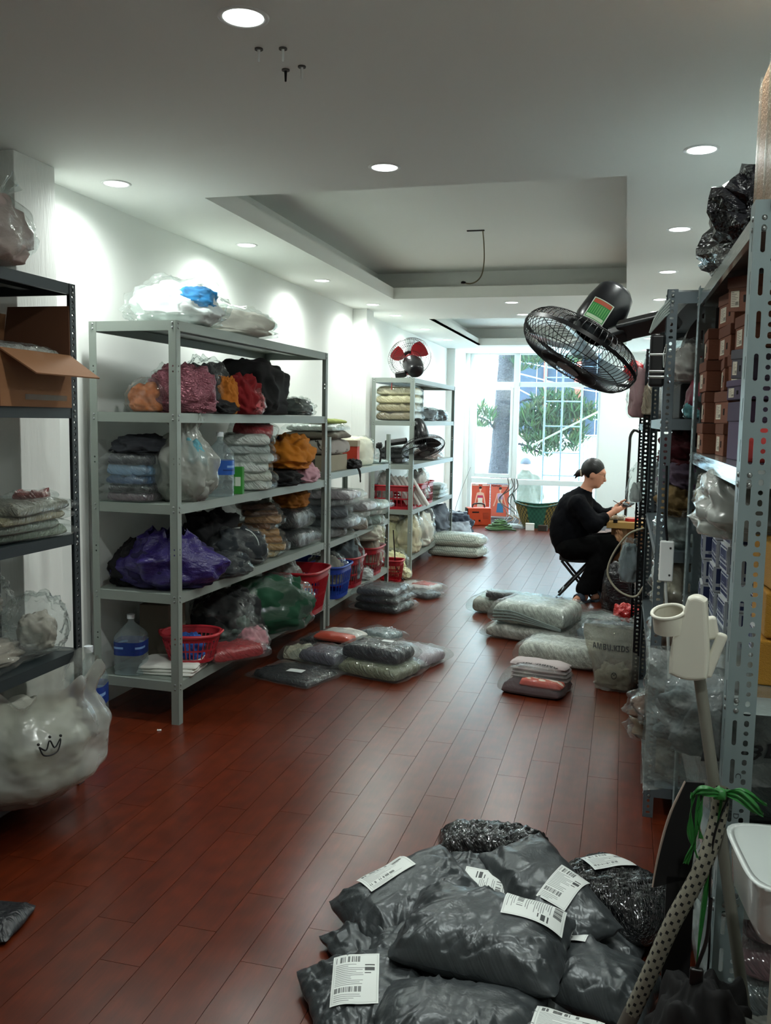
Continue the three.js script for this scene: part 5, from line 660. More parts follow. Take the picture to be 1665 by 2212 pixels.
shoeBox('brown shoe box lying askew between the stacks', [0.315, yB + 0.2, -2.76], [0.02, 0.3, 0.05], { d: 0.23, h: 0.1 });
shoeBox('brown shoe box above the purple boxes', [0.31, yB + 0.31, -2.76], [0, 0.1, 0], { d: 0.24, h: 0.1 });
const purple = std(0x463a52, 0.8), purple2 = std(0x544660, 0.8);
shoeBox('plum shoe box standing on end in front of the brown stacks', [0.29, yB, -2.66], [0, 0.1, 0], { w: 0.15, h: 0.16, d: 0.22, mat: purple2, lid: purple, hole: false, label: false, group: 'plum shoe boxes' });
shoeBox('plum shoe box with white stripe resting on the standing plum box', [0.285, yB + 0.165, -2.65], [0, 0.15, 0], { w: 0.15, h: 0.055, d: 0.22, mat: purple, lid: purple2, hole: false, group: 'plum shoe boxes' });
shoeBox('dark plum shoe box with lid ajar on top of the plum boxes', [0.288, yB + 0.222, -2.64], [0.05, 0.1, 0], { w: 0.15, h: 0.08, d: 0.22, mat: std(0x2c2638, 0.7), lid: std(0x2a2536, 0.6), hole: false, group: 'plum shoe boxes' });
{ const t = thing('coral_tube', 'coral pink plastic cylinder lying on the near right rack', 'tube', [0.28, yB + 0.05, -2.42], -0.25); part('body', cyl(0.048, 0.048, 0.26, 28).rotateZ(PI / 2).translate(0.15, 0, 0), phy({ color: 0xd34a48, roughness: 0.25, clearcoat: 0.5 }), t); part('end_cap', new THREE.SphereGeometry(0.048, 24, 12).scale(0.5, 1, 1).translate(0.02, 0, 0), plastic(0xdc5a54, 0.25), t); }
bagOf('small clear packet with orange content beside the coral tube', [0.42, yB, -2.52], 0, { rx: 0.05, h: 0.12, rz: 0.07, c: 0xc77a2e, seed: 402 });
// top of the near right rack
single('rubbish_bag', lump(0.15, 0.27, 0.33, { seed: 405, wr: 0.045, freq: 6, facet: 1, n: 34, e: 0.8, big: 0.25 }), phy({ color: 0x0b0b0d, roughness: 0.18, bumpMap: T.crinkleBig, bumpScale: 0.003 }), 'crumpled black bin bag on top of the near right rack', 'bag', [0.37, RV1[0], -2.78], [0, 0.1, 0]);
{ const t = thing('wrapped_carton', 'tall carton wrapped in clear stretch film at the top right', 'box', [0.425, RV1[0], -2.22]); part('carton', rbox(0.3, 0.36, 0.34, 0.01).translate(0, 0.18, 0), phy({ color: 0x7a5f48, roughness: 0.4, bumpMap: T.crinkleBig, bumpScale: 0.004 }), t); for (const [x, z, r] of [[-0.153, 0.05, 0], [-0.153, -0.1, 0], [-0.02, 0.173, 1], [0.08, 0.173, 1]]) part('film_fold', tube([[x, 0.01, z], [x - 0.002 * (1 - r), 0.15, z + 0.012 * (1 - r)], [x + 0.01 * r, 0.25, z], [x, 0.36, z - 0.01 * (1 - r)]], 0.003, 20, 5), film, t.children[0]); }
// blue and white boxes on the third tier
const navyTex = canvasTex(128, 128, (g) => { g.fillStyle = '#1c2a55'; g.fillRect(0, 0, 128, 128); g.fillStyle = '#b9bec4'; g.fillRect(0, 0, 128, 10); g.fillRect(0, 118, 128, 10); g.fillRect(0, 84, 128, 16); g.fillRect(0, 0, 6, 128); g.fillRect(122, 0, 6, 128); g.fillStyle = '#8f98ac'; g.fillRect(20, 66, 50, 5); g.fillStyle = '#4a5163'; for (let i = 0; i < 2; i++) g.fillRect(12, 88 + i * 6, 90 - i * 22, 3); });
const navyMat = [std(0x2a3358, 0.6), std(0xffffff, 0.6, { map: navyTex }), std(0xc4c8c8, 0.7), std(0x9a9a9a, 0.7), std(0xffffff, 0.6, { map: navyTex }), std(0x2a3358, 0.6)];
const yN = RV1[2];
[[-3.12, 4], [-2.98, 5], [-2.84, 4], [-2.68, 3], [-2.52, 2]].forEach(([z, n], k) => { for (let i = 0; i < n; i++) { const t = thing('navy_box', `navy and white product box, ${i ? of[i] + ' up' : 'lowest'}, in ${['the farthest', 'the second', 'the middle', 'the fourth', 'the nearest'][k]} stack of the right rack`, 'box', [0.262 + 0.02 * k + 0.006 * ((i + k) % 2), yN + i * 0.082, z], 0.05 * ((i * 3 + k) % 3 - 1), 'navy and white boxes on the right rack'); part('carton', box(0.2, 0.08, 0.13, 0.1, 0.04, 0), [navyMat[0], navyMat[1], navyMat[2], navyMat[2], navyMat[4], navyMat[0]], t); part('flap', box(0.002, 0.05, 0.12, -0.001, 0.045, 0), navyMat[1], t); } });
bagOf('frosted plastic bag hanging over the navy boxes under the shelf', [0.33, yN + 0.3, -2.62], 0.1, { rx: 0.13, h: 0.18, rz: 0.22, c: 0x6c7172, seed: 410, fm: milky, wr: 0.025, fill: 0.7 });
bagOf('brown furry thing in a clear bag beside the navy boxes', [0.3, yN + 0.33, -3.08], 0, { rx: 0.07, h: 0.12, rz: 0.08, c: 0x8c7a5c, seed: 411 });
for (let i = 0; i < 3; i++) { const t = thing('yellow_parcel', ['lowest yellow wrapped parcel behind the near right post', 'middle yellow wrapped parcel behind the near right post', 'top yellow wrapped parcel behind the near right post'][i], 'parcel', [0.44, yN + i * 0.11, -2.28 - 0.02 * i], 0.1 * (i - 1), 'yellow parcels on the right rack'); part('carton', rbox(0.22, 0.105, 0.22, 0.006).translate(0, 0.053, 0), std(0xb8821c, 0.6, { bumpMap: T.crinkleBig, bumpScale: 0.002 }), t); part('tape', box(0.222, 0.107, 0.04, 0, 0.0535, 0), film, t); }
// clothes below
const yC = RV1[3];
packet('charcoal folded clothes at the far end of the fourth tier on the near right rack', [0.4, yC, -3.1], 0, { w: 0.28, d: 0.36, h: 0.16, c: 0x1d2126, seed: 420 });
packet('grey folded coat in clear film on the fourth tier of the near right rack', [0.39, yC + 0.02, -2.66], 0.1, { w: 0.28, d: 0.4, h: 0.2, c: 0x3d4446, seed: 421 });
packet('black folded clothes above the grey coat on the near right rack', [0.38, yC + 0.22, -2.7], 0.05, { w: 0.28, d: 0.4, h: 0.12, c: 0x16181d, seed: 422 });
{ const t = thing('retail_bag', 'large clear bag lettered AMBB KI spilling from the near right rack', 'bag', [0.275, yC + 0.3, -2.3], 0.1);
  const surf = (u, v, k = 1) => { const b = sqrt(max(0, 1 - pow(2 * u - 1, 2))) * sin(PI * clamp(v, 0.02, 0.98)); return [(u - 0.45) * 0.46, -0.06 + v * 0.3 - 0.05 * (1 - u) * (1 - v), 0.05 + k * (0.02 + 0.07 * b) + 0.02 * ridge(u * 4, v * 4, k * 3), u * 0.5, v * 0.3]; };
  part('plastic_film', merge(grid(34, 28, (u, v) => surf(u, v, 1)), grid(34, 28, (u, v) => surf(1 - u, v, -1))), phy({ color: 0xe2e8e6, roughness: 0.14, transmission: 0.82, thickness: 0, bumpMap: T.crinkleBig, bumpScale: 0.004, side: THREE.DoubleSide }), t);
  part('contents', lump(0.19, 0.19, 0.07, { seed: 424, wr: 0.025 }), cloth(0x5c6467), t, [0.02, -0.02, 0.04]);
  part('printed_text', grid(20, 5, (a, b) => { const s = surf(0.16 + a * 0.8, 0.22 + b * 0.2 + 0.04 * a, 1); return [s[0], s[1], s[2] + 0.006, a, b]; }), ink(inkTex('AMBB  KI', 512, 96, 'bold 86px sans-serif')), t); }
bagOf('crumpled clear bag hanging from the third tier of the near right rack', [0.25, yC + 0.2, -2.56], 0, { rx: 0.09, h: 0.26, rz: 0.14, c: 0x7c878a, seed: 425, wr: 0.035, fill: 0.55 });
for (let i = 0; i < 3; i++) packet(['grey folded clothes at the bottom right behind the near post', 'dusty pink folded clothes second from the bottom behind the near post', 'rose folded clothes above the pink ones behind the near post'][i], [0.43, RV1[4] + i * 0.09, -2.32], 0, { w: 0.24, d: 0.4, h: 0.1, c: [0x6d7376, 0x8e6a70, 0x7c5a60][i], seed: 428 + i });
bagOf('pale clear bag on the bottom tier of the near right rack', [0.4, RV1[4], -2.75], 0, { rx: 0.14, h: 0.26, rz: 0.26, c: 0x8f9698, seed: 432, wr: 0.03 });
// ------------------------------------------------------------ second right rack
const yD = RV2;
single('motor_casing', merge(new THREE.CylinderGeometry(0.15, 0.15, 0.3, 36).rotateX(PI / 2).translate(0, 0.15, 0), new THREE.CylinderGeometry(0.1, 0.1, 0.31, 36).rotateX(PI / 2).translate(0, 0.15, 0)), std(0x2a1614, 0.5), 'dark round drum just under the top of the fan rack', 'drum', [0.36, yD[1] + 0.14, -3.9], null);
single('black_slab_box', rbox(0.28, 0.14, 0.5, 0.01).translate(0, 0.07, 0), M.blackMatte, 'black slab box on the second tier of the fan rack', 'box', [0.34, yD[1], -3.95], null);
bagOf('clear bag with red and white wrapping on the fan rack', [0.24, yD[1] + 0.14, -3.66], 0, { rx: 0.1, h: 0.16, rz: 0.12, c: 0xb8b2ac, c2: 0xa82a2e, seed: 440, wr: 0.025 });
single('pink_ball', lump(0.085, 0.16, 0.085, { seed: 441, wr: 0.006, big: 0.05, e: 0.95 }), plastic(0x8e2a44, 0.5), 'dusky pink rounded bag beside the shoe boxes on the fan rack', 'bag', [0.3, yD[1] + 0.02, -3.56], [0, 0, 0]);
bagOf('turquoise and white bits in a clear bag on the fan rack', [0.27, yD[1], -3.56], 0, { rx: 0.06, h: 0.08, rz: 0.06, c: 0x6fb3b8, seed: 442 });
heap('maroon_coat', 'maroon cloth on the middle tier of the fan rack', 'clothing', [0.27, yD[2] + 0.31, -3.75], 0, { rx: 0.13, h: 0.13, rz: 0.22, c: 0x4a0f1a, seed: 443, wr: 0.02 });
heap('mauve_cloth', 'grey mauve cloth under the maroon cloth on the fan rack', 'clothing', [0.28, yD[2] + 0.22, -3.7], 0, { rx: 0.14, h: 0.11, rz: 0.22, c: 0x58495a, seed: 444, wr: 0.012 });
heap('brown_cloth', 'brown and ochre cloth on the middle tier of the fan rack', 'clothing', [0.22, yD[2] + 0.12, -3.62], 0, { rx: 0.08, h: 0.13, rz: 0.12, c: 0x6a5530, seed: 445, wr: 0.025 });
heap('rose_cloth', 'rose cloth beside the brown cloth on the fan rack', 'clothing', [0.31, yD[2] + 0.13, -3.56], 0, { rx: 0.07, h: 0.1, rz: 0.07, c: 0x8a4a4c, seed: 446, wr: 0.02 });
bagOf('crumpled clear bags filling the middle tier of the fan rack', [0.28, yD[2], -3.64], 0, { rx: 0.14, h: 0.16, rz: 0.2, c: 0x6c7674, seed: 447, wr: 0.04 });
bagOf('beige bag under the crumpled clear bags of the fan rack', [0.26, yD[3] + 0.22, -3.62], 0, { rx: 0.13, h: 0.24, rz: 0.18, c: 0xa19a88, seed: 448, wr: 0.03 });
{ const t = thing('power_strip', 'white extension socket hanging by its cable on the fan rack', 'socket', [0.165, 1.0, -3.405]); part('body', rbox(0.05, 0.15, 0.03, 0.006).translate(0, 0, 0), M.white, t); for (const y of [-0.05, 0.05]) part('screw', new THREE.SphereGeometry(0.004, 8, 6), M.black, t, [0.012, y, 0.015]); part('cable', tube([[0.0, 0.075, 0], [-0.01, 0.16, 0.005], [-0.015, 0.35, 0]], 0.005, 20, 6), M.black, t); part('plug_cable', tube([[0.0, -0.075, 0.003], [0.02, -0.3, 0.01], [0.035, -0.52, 0.02]], 0.006, 20, 6), plastic(0xb8bcb8, 0.5), t); }
heap('brown_clothes', 'brown and tan clothes on the lower middle tier of the fan rack', 'clothing', [0.25, yD[3] + 0.06, -3.62], 0, { rx: 0.11, h: 0.17, rz: 0.16, c: 0x4f3a2c, seed: 450, wr: 0.03 });
bagOf('clear bag of denim on the lower middle tier of the fan rack', [0.25, yD[3], -3.75], 0, { rx: 0.12, h: 0.12, rz: 0.24, c: 0x252b33, seed: 451, wr: 0.02 });
for (let i = 0; i < 3; i++) packet(['lowest dark denim packet at the near end of the fan rack', 'middle dark denim packet at the near end of the fan rack', 'top dark denim packet at the near end of the fan rack'][i], [0.27, yD[3] + 0.003 + i * 0.055, -3.6], 0, { w: 0.26, d: 0.26, h: 0.065, c: [0x1b1f27, 0x232831, 0x2c323b][i], seed: 453 + i });
for (let i = 0; i < 4; i++) bagOf(['lowest brown clothes bag on the bottom of the fan rack', 'second brown clothes bag on the bottom of the fan rack', 'third brown clothes bag on the bottom of the fan rack', 'top reddish brown clothes bag under the denim of the fan rack'][i], [0.25, yD[4] + i * 0.1, -3.68], i, { rx: 0.12, h: 0.12, rz: 0.2, c: [0x5b4c3e, 0x6e5a48, 0x584032, 0x4e2b22][i], seed: 458 + i, wr: 0.025 });
{ const t = thing('cable_bundle', 'black bundle bound with silver tape on the fan rack post', 'bundle', [0.1, 1.64, -3.44]); part('body', rbox(0.055, 0.19, 0.05, 0.012).translate(0, 0.09, 0), M.black, t); for (const y of [0.03, 0.05, 0.11]) part('tape', rbox(0.058, 0.012, 0.053, 0.004, 1).translate(0, y, 0), M.chrome, t); part('ribbon', tube([[0.02, 0.11, 0.03], [0.03, 0.15, 0.03], [0.024, 0.06, 0.035], [0.02, 0.11, 0.03]], 0.003, 24, 5), M.chrome, t); for (let i = 0; i < 5; i++) part('wire', tube([[-0.03, 0.19, 0], [-0.01 + 0.008 * i, 0.25, 0.01], [0.035, 0.31 - 0.012 * i, 0.0]], 0.004, 14, 5), plastic(0xa9b5b0, 0.5), t); }
// hanging things on the black rack
bagOf('pink clear bag with a red cap hung on the black rack', [0.075, 1.53, -5.12], 0, { rx: 0.07, h: 0.3, rz: 0.08, c: 0xa47c80, c2: 0xb01a20, seed: 470, wr: 0.025, low: 0.4 });
single('baseball_cap', lump(0.05, 0.1, 0.05, { seed: 471, wr: 0.01 }), plastic(0xb81420, 0.5), 'red cap showing at the top of the hanging pink bag', 'cap', [0.055, 1.74, -5.12], [0, 0, 0.5]);
heap('cream_gloves', 'cream gloves hanging beside the pink bag on the black rack', 'gloves', [0.115, 1.55, -5.03], 0, { rx: 0.03, h: 0.16, rz: 0.03, c: 0xb3a793, seed: 472, wr: 0.02, freq: 20 });
bagOf('grey blue plastic gloves hanging on the black rack above the rubbish bag', [0.06, 0.62, -5.1], 0, { rx: 0.06, h: 0.24, rz: 0.04, c: 0x7f8c92, seed: 473, wr: 0.03, low: 0.5 });
bagOf('clear crumpled bag tied high on the black rack post', [0.07, 1.07, -5.06], 0, { rx: 0.045, h: 0.2, rz: 0.05, c: 0xb5bcbc, seed: 474, wr: 0.03, fill: 0.5 });
single('white_cable', tube([[0.12, 0.94, -5.0], [0.04, 0.9, -5.02], [-0.05, 0.75, -5.05], [-0.06, 0.66, -5.06], [0.0, 0.58, -5.04], [0.09, 0.56, -5.0], [0.13, 0.62, -4.98]], 0.006, 50, 6), plastic(0xb7b39c, 0.5), 'pale cable looping out from the black rack into the aisle', 'cable');
[[0.3, RV3[2], 0x3d444a, 'dark clothes bag on the middle tier of the black rack'], [0.3, RV3[3], 0x5d5a58, 'grey clothes bag on the lower tier of the black rack'], [0.3, RV3[1], 0x8a8482, 'pale clothes bag on the upper tier of the black rack'], [0.3, RV3[4], 0x4b3f3a, 'brown clothes bag on the bottom of the black rack']].forEach(([x, y, c, l], i) => bagOf(l, [x, y, -5.6], 0, { rx: 0.17, h: 0.3, rz: 0.42, c, seed: 480 + i, wr: 0.04 }));
// ------------------------------------------------------------ things leaning in front of the near right rack
{ const t = thing('mop', 'grey pole with a white plastic spray-mop head leaning on the right rack', 'mop', [0, 0, 0]); t.position.set(0.33, 0, -1.92); const P = (x, y, z) => [x - 0.33, y, z + 1.92];
  part('pole', rod(P(0.34, 0.02, -1.9), P(0.168, 1.0, -1.97), 0.0125, 14), plastic(0x77766c, 0.45), t); part('foot_sleeve', rod(P(0.345, 0.0, -1.9), P(0.315, 0.17, -1.91), 0.02, 14), plastic(0x6d6a60, 0.5), t);
  const s = new THREE.Shape(); s.moveTo(-0.03, -0.075); s.quadraticCurveTo(-0.034, 0.0, -0.012, 0.04); s.lineTo(-0.004, 0.078); s.quadraticCurveTo(0.006, 0.086, 0.018, 0.078); s.lineTo(0.026, 0.01); s.quadraticCurveTo(0.034, -0.05, 0.03, -0.075); s.quadraticCurveTo(0, -0.088, -0.03, -0.075);
  const hm = plastic(0xd6d4c6, 0.4); part('head_shell', new THREE.ExtrudeGeometry(s, { depth: 0.022, bevelEnabled: true, bevelSize: 0.009, bevelThickness: 0.009, bevelSegments: 4, curveSegments: 12 }).translate(0, 0, -0.011), hm, t, P(0.152, 1.055, -1.95), [0, -0.15, -0.02]);
  part('clamp_ring', new THREE.CylinderGeometry(0.034, 0.036, 0.04, 28, 1, true), std(0xd0cebf, 0.4, { side: THREE.DoubleSide }), t, P(0.108, 1.085, -1.96), [0.25, 0, 0.2]); part('ring_lip', new THREE.TorusGeometry(0.034, 0.004, 8, 28).rotateX(PI / 2), hm, t, P(0.104, 1.104, -1.957), [0.25, 0, 0.2]);
  part('trigger', rbox(0.022, 0.1, 0.016, 0.007), hm, t, P(0.2, 1.02, -1.95), [0, 0, -0.3]); part('bracket', rbox(0.03, 0.05, 0.02, 0.008), hm, t, P(0.19, 1.075, -1.96), [0, 0, 0.2]); }
{ const t = thing('woven_strap', 'rolled white strap with black checks bending down to the floor', 'strap', [0.14, 0, -1.92]); const tex = canvasTex(64, 64, (g) => { g.fillStyle = '#aaa694'; g.fillRect(0, 0, 64, 64); g.fillStyle = '#1c1d1c'; g.fillRect(6, 6, 20, 18); g.fillRect(38, 38, 20, 18); }); tex.wrapS = tex.wrapT = THREE.RepeatWrapping; tex.repeat.set(24, 5);
  part('roll', tube([[0.085, 0.745, 0], [0.082, 0.68, 0.0], [0.055, 0.58, 0.02], [0.0, 0.45, 0.03], [-0.04, 0.33, 0.03], [-0.075, 0.22, 0.02]], 0.0175, 60, 14), std(0xffffff, 0.85, { map: tex, bumpMap: T.weaveM, bumpScale: 0.002 }), t);
  part('tube_end', tube([[-0.07, 0.235, 0.02], [-0.1, 0.14, 0.02], [-0.105, 0.06, 0.02], [-0.1, 0.0, 0.02]], 0.0185, 24, 12), plastic(0x5d5850, 0.5), t); part('black_cord', tube([[0.1, 0.735, 0.012], [0.075, 0.66, 0.024], [0.07, 0.56, 0.03], [0.075, 0.4, 0.04], [0.07, 0.27, 0.04]], 0.0025, 30, 5), M.black, t); }
{ const t = thing('green_ribbon', 'green plastic ribbon tied in a bow round the pole and strap', 'ribbon', [0.225, 0.745, -1.9]); const gm = phy({ color: 0x3f9a48, roughness: 0.4, transmission: 0.45, thickness: 0, side: THREE.DoubleSide });
  const strip = (pts, w) => { const c = new THREE.CatmullRomCurve3(pts.map((p) => V(...p))); return grid(30, 6, (a, b) => { const p = c.getPoint(a), k = (b - 0.5) * w * (0.2 + 0.8 * sin(PI * clamp(a, 0.04, 0.96))); return [p.x + 0.1 * k, p.y + k, p.z + 0.006 * sin(b * 14 + a * 6), a, b]; }); };
  const fall = (pts, w) => { const c = new THREE.CatmullRomCurve3(pts.map((p) => V(...p))); return grid(6, 30, (b, a) => { const p = c.getPoint(a); return [p.x + (b - 0.5) * w * (0.6 + 0.4 * sin(a * 9 + w * 900)), p.y, p.z + 0.005 * sin(b * 16 + a * 7), b, a]; }); };
  part('bow_loop', strip([[0, 0, 0], [0.03, 0.004, 0.02], [0.062, -0.016, 0.03], [0.078, -0.03, 0.02]], 0.026), gm, t); part('bow_loop', strip([[0.005, 0.004, 0], [0.04, 0.008, 0.012], [0.085, -0.012, 0.01]], 0.016), gm, t); part('band', strip([[0.0, 0.0, 0.01], [-0.025, 0.01, 0.03], [-0.05, 0.008, 0.03], [-0.064, -0.01, 0.02]], 0.02), gm, t);
  part('tail', fall([[-0.058, 0.002, 0.025], [-0.062, -0.05, 0.03], [-0.056, -0.1, 0.03], [-0.044, -0.135, 0.03]], 0.017), gm, t); part('tail', fall([[-0.048, 0.002, 0.028], [-0.05, -0.08, 0.035], [-0.066, -0.15, 0.03]], 0.013), gm, t); part('tail', fall([[-0.04, 0.0, 0.03], [-0.046, -0.05, 0.035], [-0.04, -0.09, 0.035]], 0.012), gm, t); part('knot', lump(0.012, 0.022, 0.012, { n: 16, wr: 0.004, freq: 40 }), gm, t, [-0.006, -0.01, 0.01]); part('tail', fall([[0.0, -0.01, 0.0], [-0.02, -0.2, 0.0], [-0.035, -0.45, 0.0]], 0.01), gm, t); }
{ const t = thing('black_board', 'thin black board with a pale curved edge leaning beside the strap', 'board', [0.13, 0.3, -2.0], 0.1); const s = new THREE.Shape(); s.moveTo(0.03, 0.42); s.quadraticCurveTo(-0.015, 0.3, -0.028, 0.17); s.lineTo(0.05, 0.2); s.lineTo(0.07, 0.42); s.closePath(); part('panel', new THREE.ExtrudeGeometry(s, { depth: 0.006, bevelEnabled: false, curveSegments: 12 }), M.blackMatte, t); part('edge_strip', tube([[0.03, 0.42, 0.003], [0.0, 0.34, 0.003], [-0.02, 0.24, 0.003], [-0.028, 0.17, 0.003]], 0.003, 20, 6), plastic(0xa8988c, 0.5), t); part('lower_panel', bx(0.0, 0.06, -0.3, 0.2, 0, 0.006), M.blackMatte, t); }
{ const t = thing('white_basin', 'white glossy plastic basin on a stand at the right edge', 'basin', [0.33, 0.62, -1.66], 0.1); const wm = phy({ color: 0xdfe6e4, roughness: 0.15, clearcoat: 0.6, side: THREE.DoubleSide }); const ring = (y, w, d) => (a) => { const q = per(a * 2 * PI, w, d, 5); return [q[0], y, q[1]]; };
  const rings = [ring(0.0, 0.16, 0.2), ring(0.03, 0.19, 0.23), ring(0.105, 0.2, 0.25), ring(0.115, 0.215, 0.265), ring(0.115, 0.19, 0.24), ring(0.03, 0.16, 0.2), ring(0.02, 0.02, 0.02)]; part('bowl', grid(60, 6, (a, b) => rings[round(b * 6)](a), true), wm, t); part('stand', rbox(0.12, 0.62, 0.2, 0.01).translate(0.05, -0.31, 0), plastic(0xb6b2a4, 0.5), t); }
single('white_sack', lump(0.17, 0.36, 0.16, { seed: 490, wr: 0.02, freq: 5, big: 0.15 }), milky, 'white sack at the bottom right corner', 'sack', [0.36, 0, -1.72], [0, 0.3, 0]);
{ const t = thing('black_backpack', 'black rucksack with a strap buckle in the bottom right corner', 'bag', [0.2, 0, -1.78]); part('body', lump(0.11, 0.4, 0.1, { seed: 492, wr: 0.012, freq: 6, big: 0.12 }), M.blackMatte, t); part('buckle', rbox(0.026, 0.035, 0.012, 0.004), M.black, t, [-0.02, 0.42, 0.02]); part('strap', tube([[-0.02, 0.44, 0.02], [-0.005, 0.5, 0.02], [0.0, 0.58, 0.01]], 0.004, 14, 5), M.black, t); }
// pen marks on the near post
{ const t = canvasTex(64, 512, (g) => { g.clearRect(0, 0, 64, 512); g.fillStyle = '#22262a'; g.font = '34px sans-serif'; g.save(); g.translate(26, 40); g.rotate(PI / 2); ['C', 'h', 'D', '/'].forEach((c, i) => g.fillText(c, i * 70, 0)); g.restore(); g.font = '30px sans-serif'; g.fillText('y', 14, 470); }); const near = scene.getObjectByName('perforated_rack_001').children[0]; part('pen_marks', new THREE.PlaneGeometry(0.03, 0.34), std(0xffffff, 0.7, { map: t, transparent: true }), near, [0.03, 0.58, 0.001], null, 'hand written pen marks'); }
// ------------------------------------------------------------ figures: distance fields meshed with surface nets
const smin = (a, b, k) => { const h = max(k - abs(a - b), 0) / k; return min(a, b) - h * h * k * 0.25; };
function cap(p, a, b, r0, r1) { const bx = b[0] - a[0], by = b[1] - a[1], bz = b[2] - a[2], px = p[0] - a[0], py = p[1] - a[1], pz = p[2] - a[2], t = clamp((px * bx + py * by + pz * bz) / (bx * bx + by * by + bz * bz + 1e-9), 0, 1); return hypot(px - bx * t, py - by * t, pz - bz * t) - (r0 + (r1 - r0) * t); }
function ell(p, c, r) { const x = (p[0] - c[0]) / r[0], y = (p[1] - c[1]) / r[1], z = (p[2] - c[2]) / r[2], k = hypot(x, y, z); return (k - 1) * min(...r); }
function nets(f, lo, hi, cell) {
  const n = [0, 1, 2].map((i) => Math.ceil((hi[i] - lo[i]) / cell) + 1), F = new Float32Array(n[0] * n[1] * n[2]), id = (i, j, k) => (k * n[1] + j) * n[0] + i;
  for (let k = 0; k < n[2]; k++) for (let j = 0; j < n[1]; j++) for (let i = 0; i < n[0]; i++) F[id(i, j, k)] = f([lo[0] + i * cell, lo[1] + j * cell, lo[2] + k * cell]);
  const at = new Int32Array(F.length).fill(-1), P = [], I = [];
  for (let k = 0; k < n[2] - 1; k++) for (let j = 0; j < n[1] - 1; j++) for (let i = 0; i < n[0] - 1; i++) {
    let sx = 0, sy = 0, sz = 0, c = 0; const v = []; for (let q = 0; q < 8; q++) v.push(F[id(i + (q & 1), j + (q >> 1 & 1), k + (q >> 2))]);
    for (let q = 0; q < 8; q++) for (const b of [1, 2, 4]) { if (q & b) continue; const a0 = v[q], a1 = v[q | b]; if ((a0 < 0) === (a1 < 0)) continue; const t = a0 / (a0 - a1); sx += (q & 1) + (b === 1 ? t : 0); sy += (q >> 1 & 1) + (b === 2 ? t : 0); sz += (q >> 2) + (b === 4 ? t : 0); c++; }
    if (c) { at[id(i, j, k)] = P.length / 3; P.push(lo[0] + (i + sx / c) * cell, lo[1] + (j + sy / c) * cell, lo[2] + (k + sz / c) * cell); }
  }
  const quad = (a, b, c, d, flip) => { if (a < 0 || b < 0 || c < 0 || d < 0) return; flip ? I.push(a, c, b, a, d, c) : I.push(a, b, c, a, c, d); };
  for (let k = 1; k < n[2] - 1; k++) for (let j = 1; j < n[1] - 1; j++) for (let i = 1; i < n[0] - 1; i++) {
    const s = F[id(i, j, k)] < 0;
    if (s !== F[id(i + 1, j, k)] < 0) quad(at[id(i, j - 1, k - 1)], at[id(i, j, k - 1)], at[id(i, j, k)], at[id(i, j - 1, k)], !s);
    if (s !== F[id(i, j + 1, k)] < 0) quad(at[id(i - 1, j, k - 1)], at[id(i - 1, j, k)], at[id(i, j, k)], at[id(i, j, k - 1)], !s);
    if (s !== F[id(i, j, k + 1)] < 0) quad(at[id(i - 1, j - 1, k)], at[id(i, j - 1, k)], at[id(i, j, k)], at[id(i - 1, j, k)], !s);
  }
  const g = new THREE.BufferGeometry(); g.setAttribute('position', new THREE.Float32BufferAttribute(P, 3)); g.setIndex(I); g.computeVertexNormals(); g.setAttribute('uv', new THREE.Float32BufferAttribute(new Float32Array(P.length / 3 * 2), 2)); return g;
}
const chain = (p, pts, k) => { let d = 9; for (let i = 0; i + 1 < pts.length; i++) d = smin(d, cap(p, pts[i], pts[i + 1], pts[i][3], pts[i + 1][3]), k); return d; };
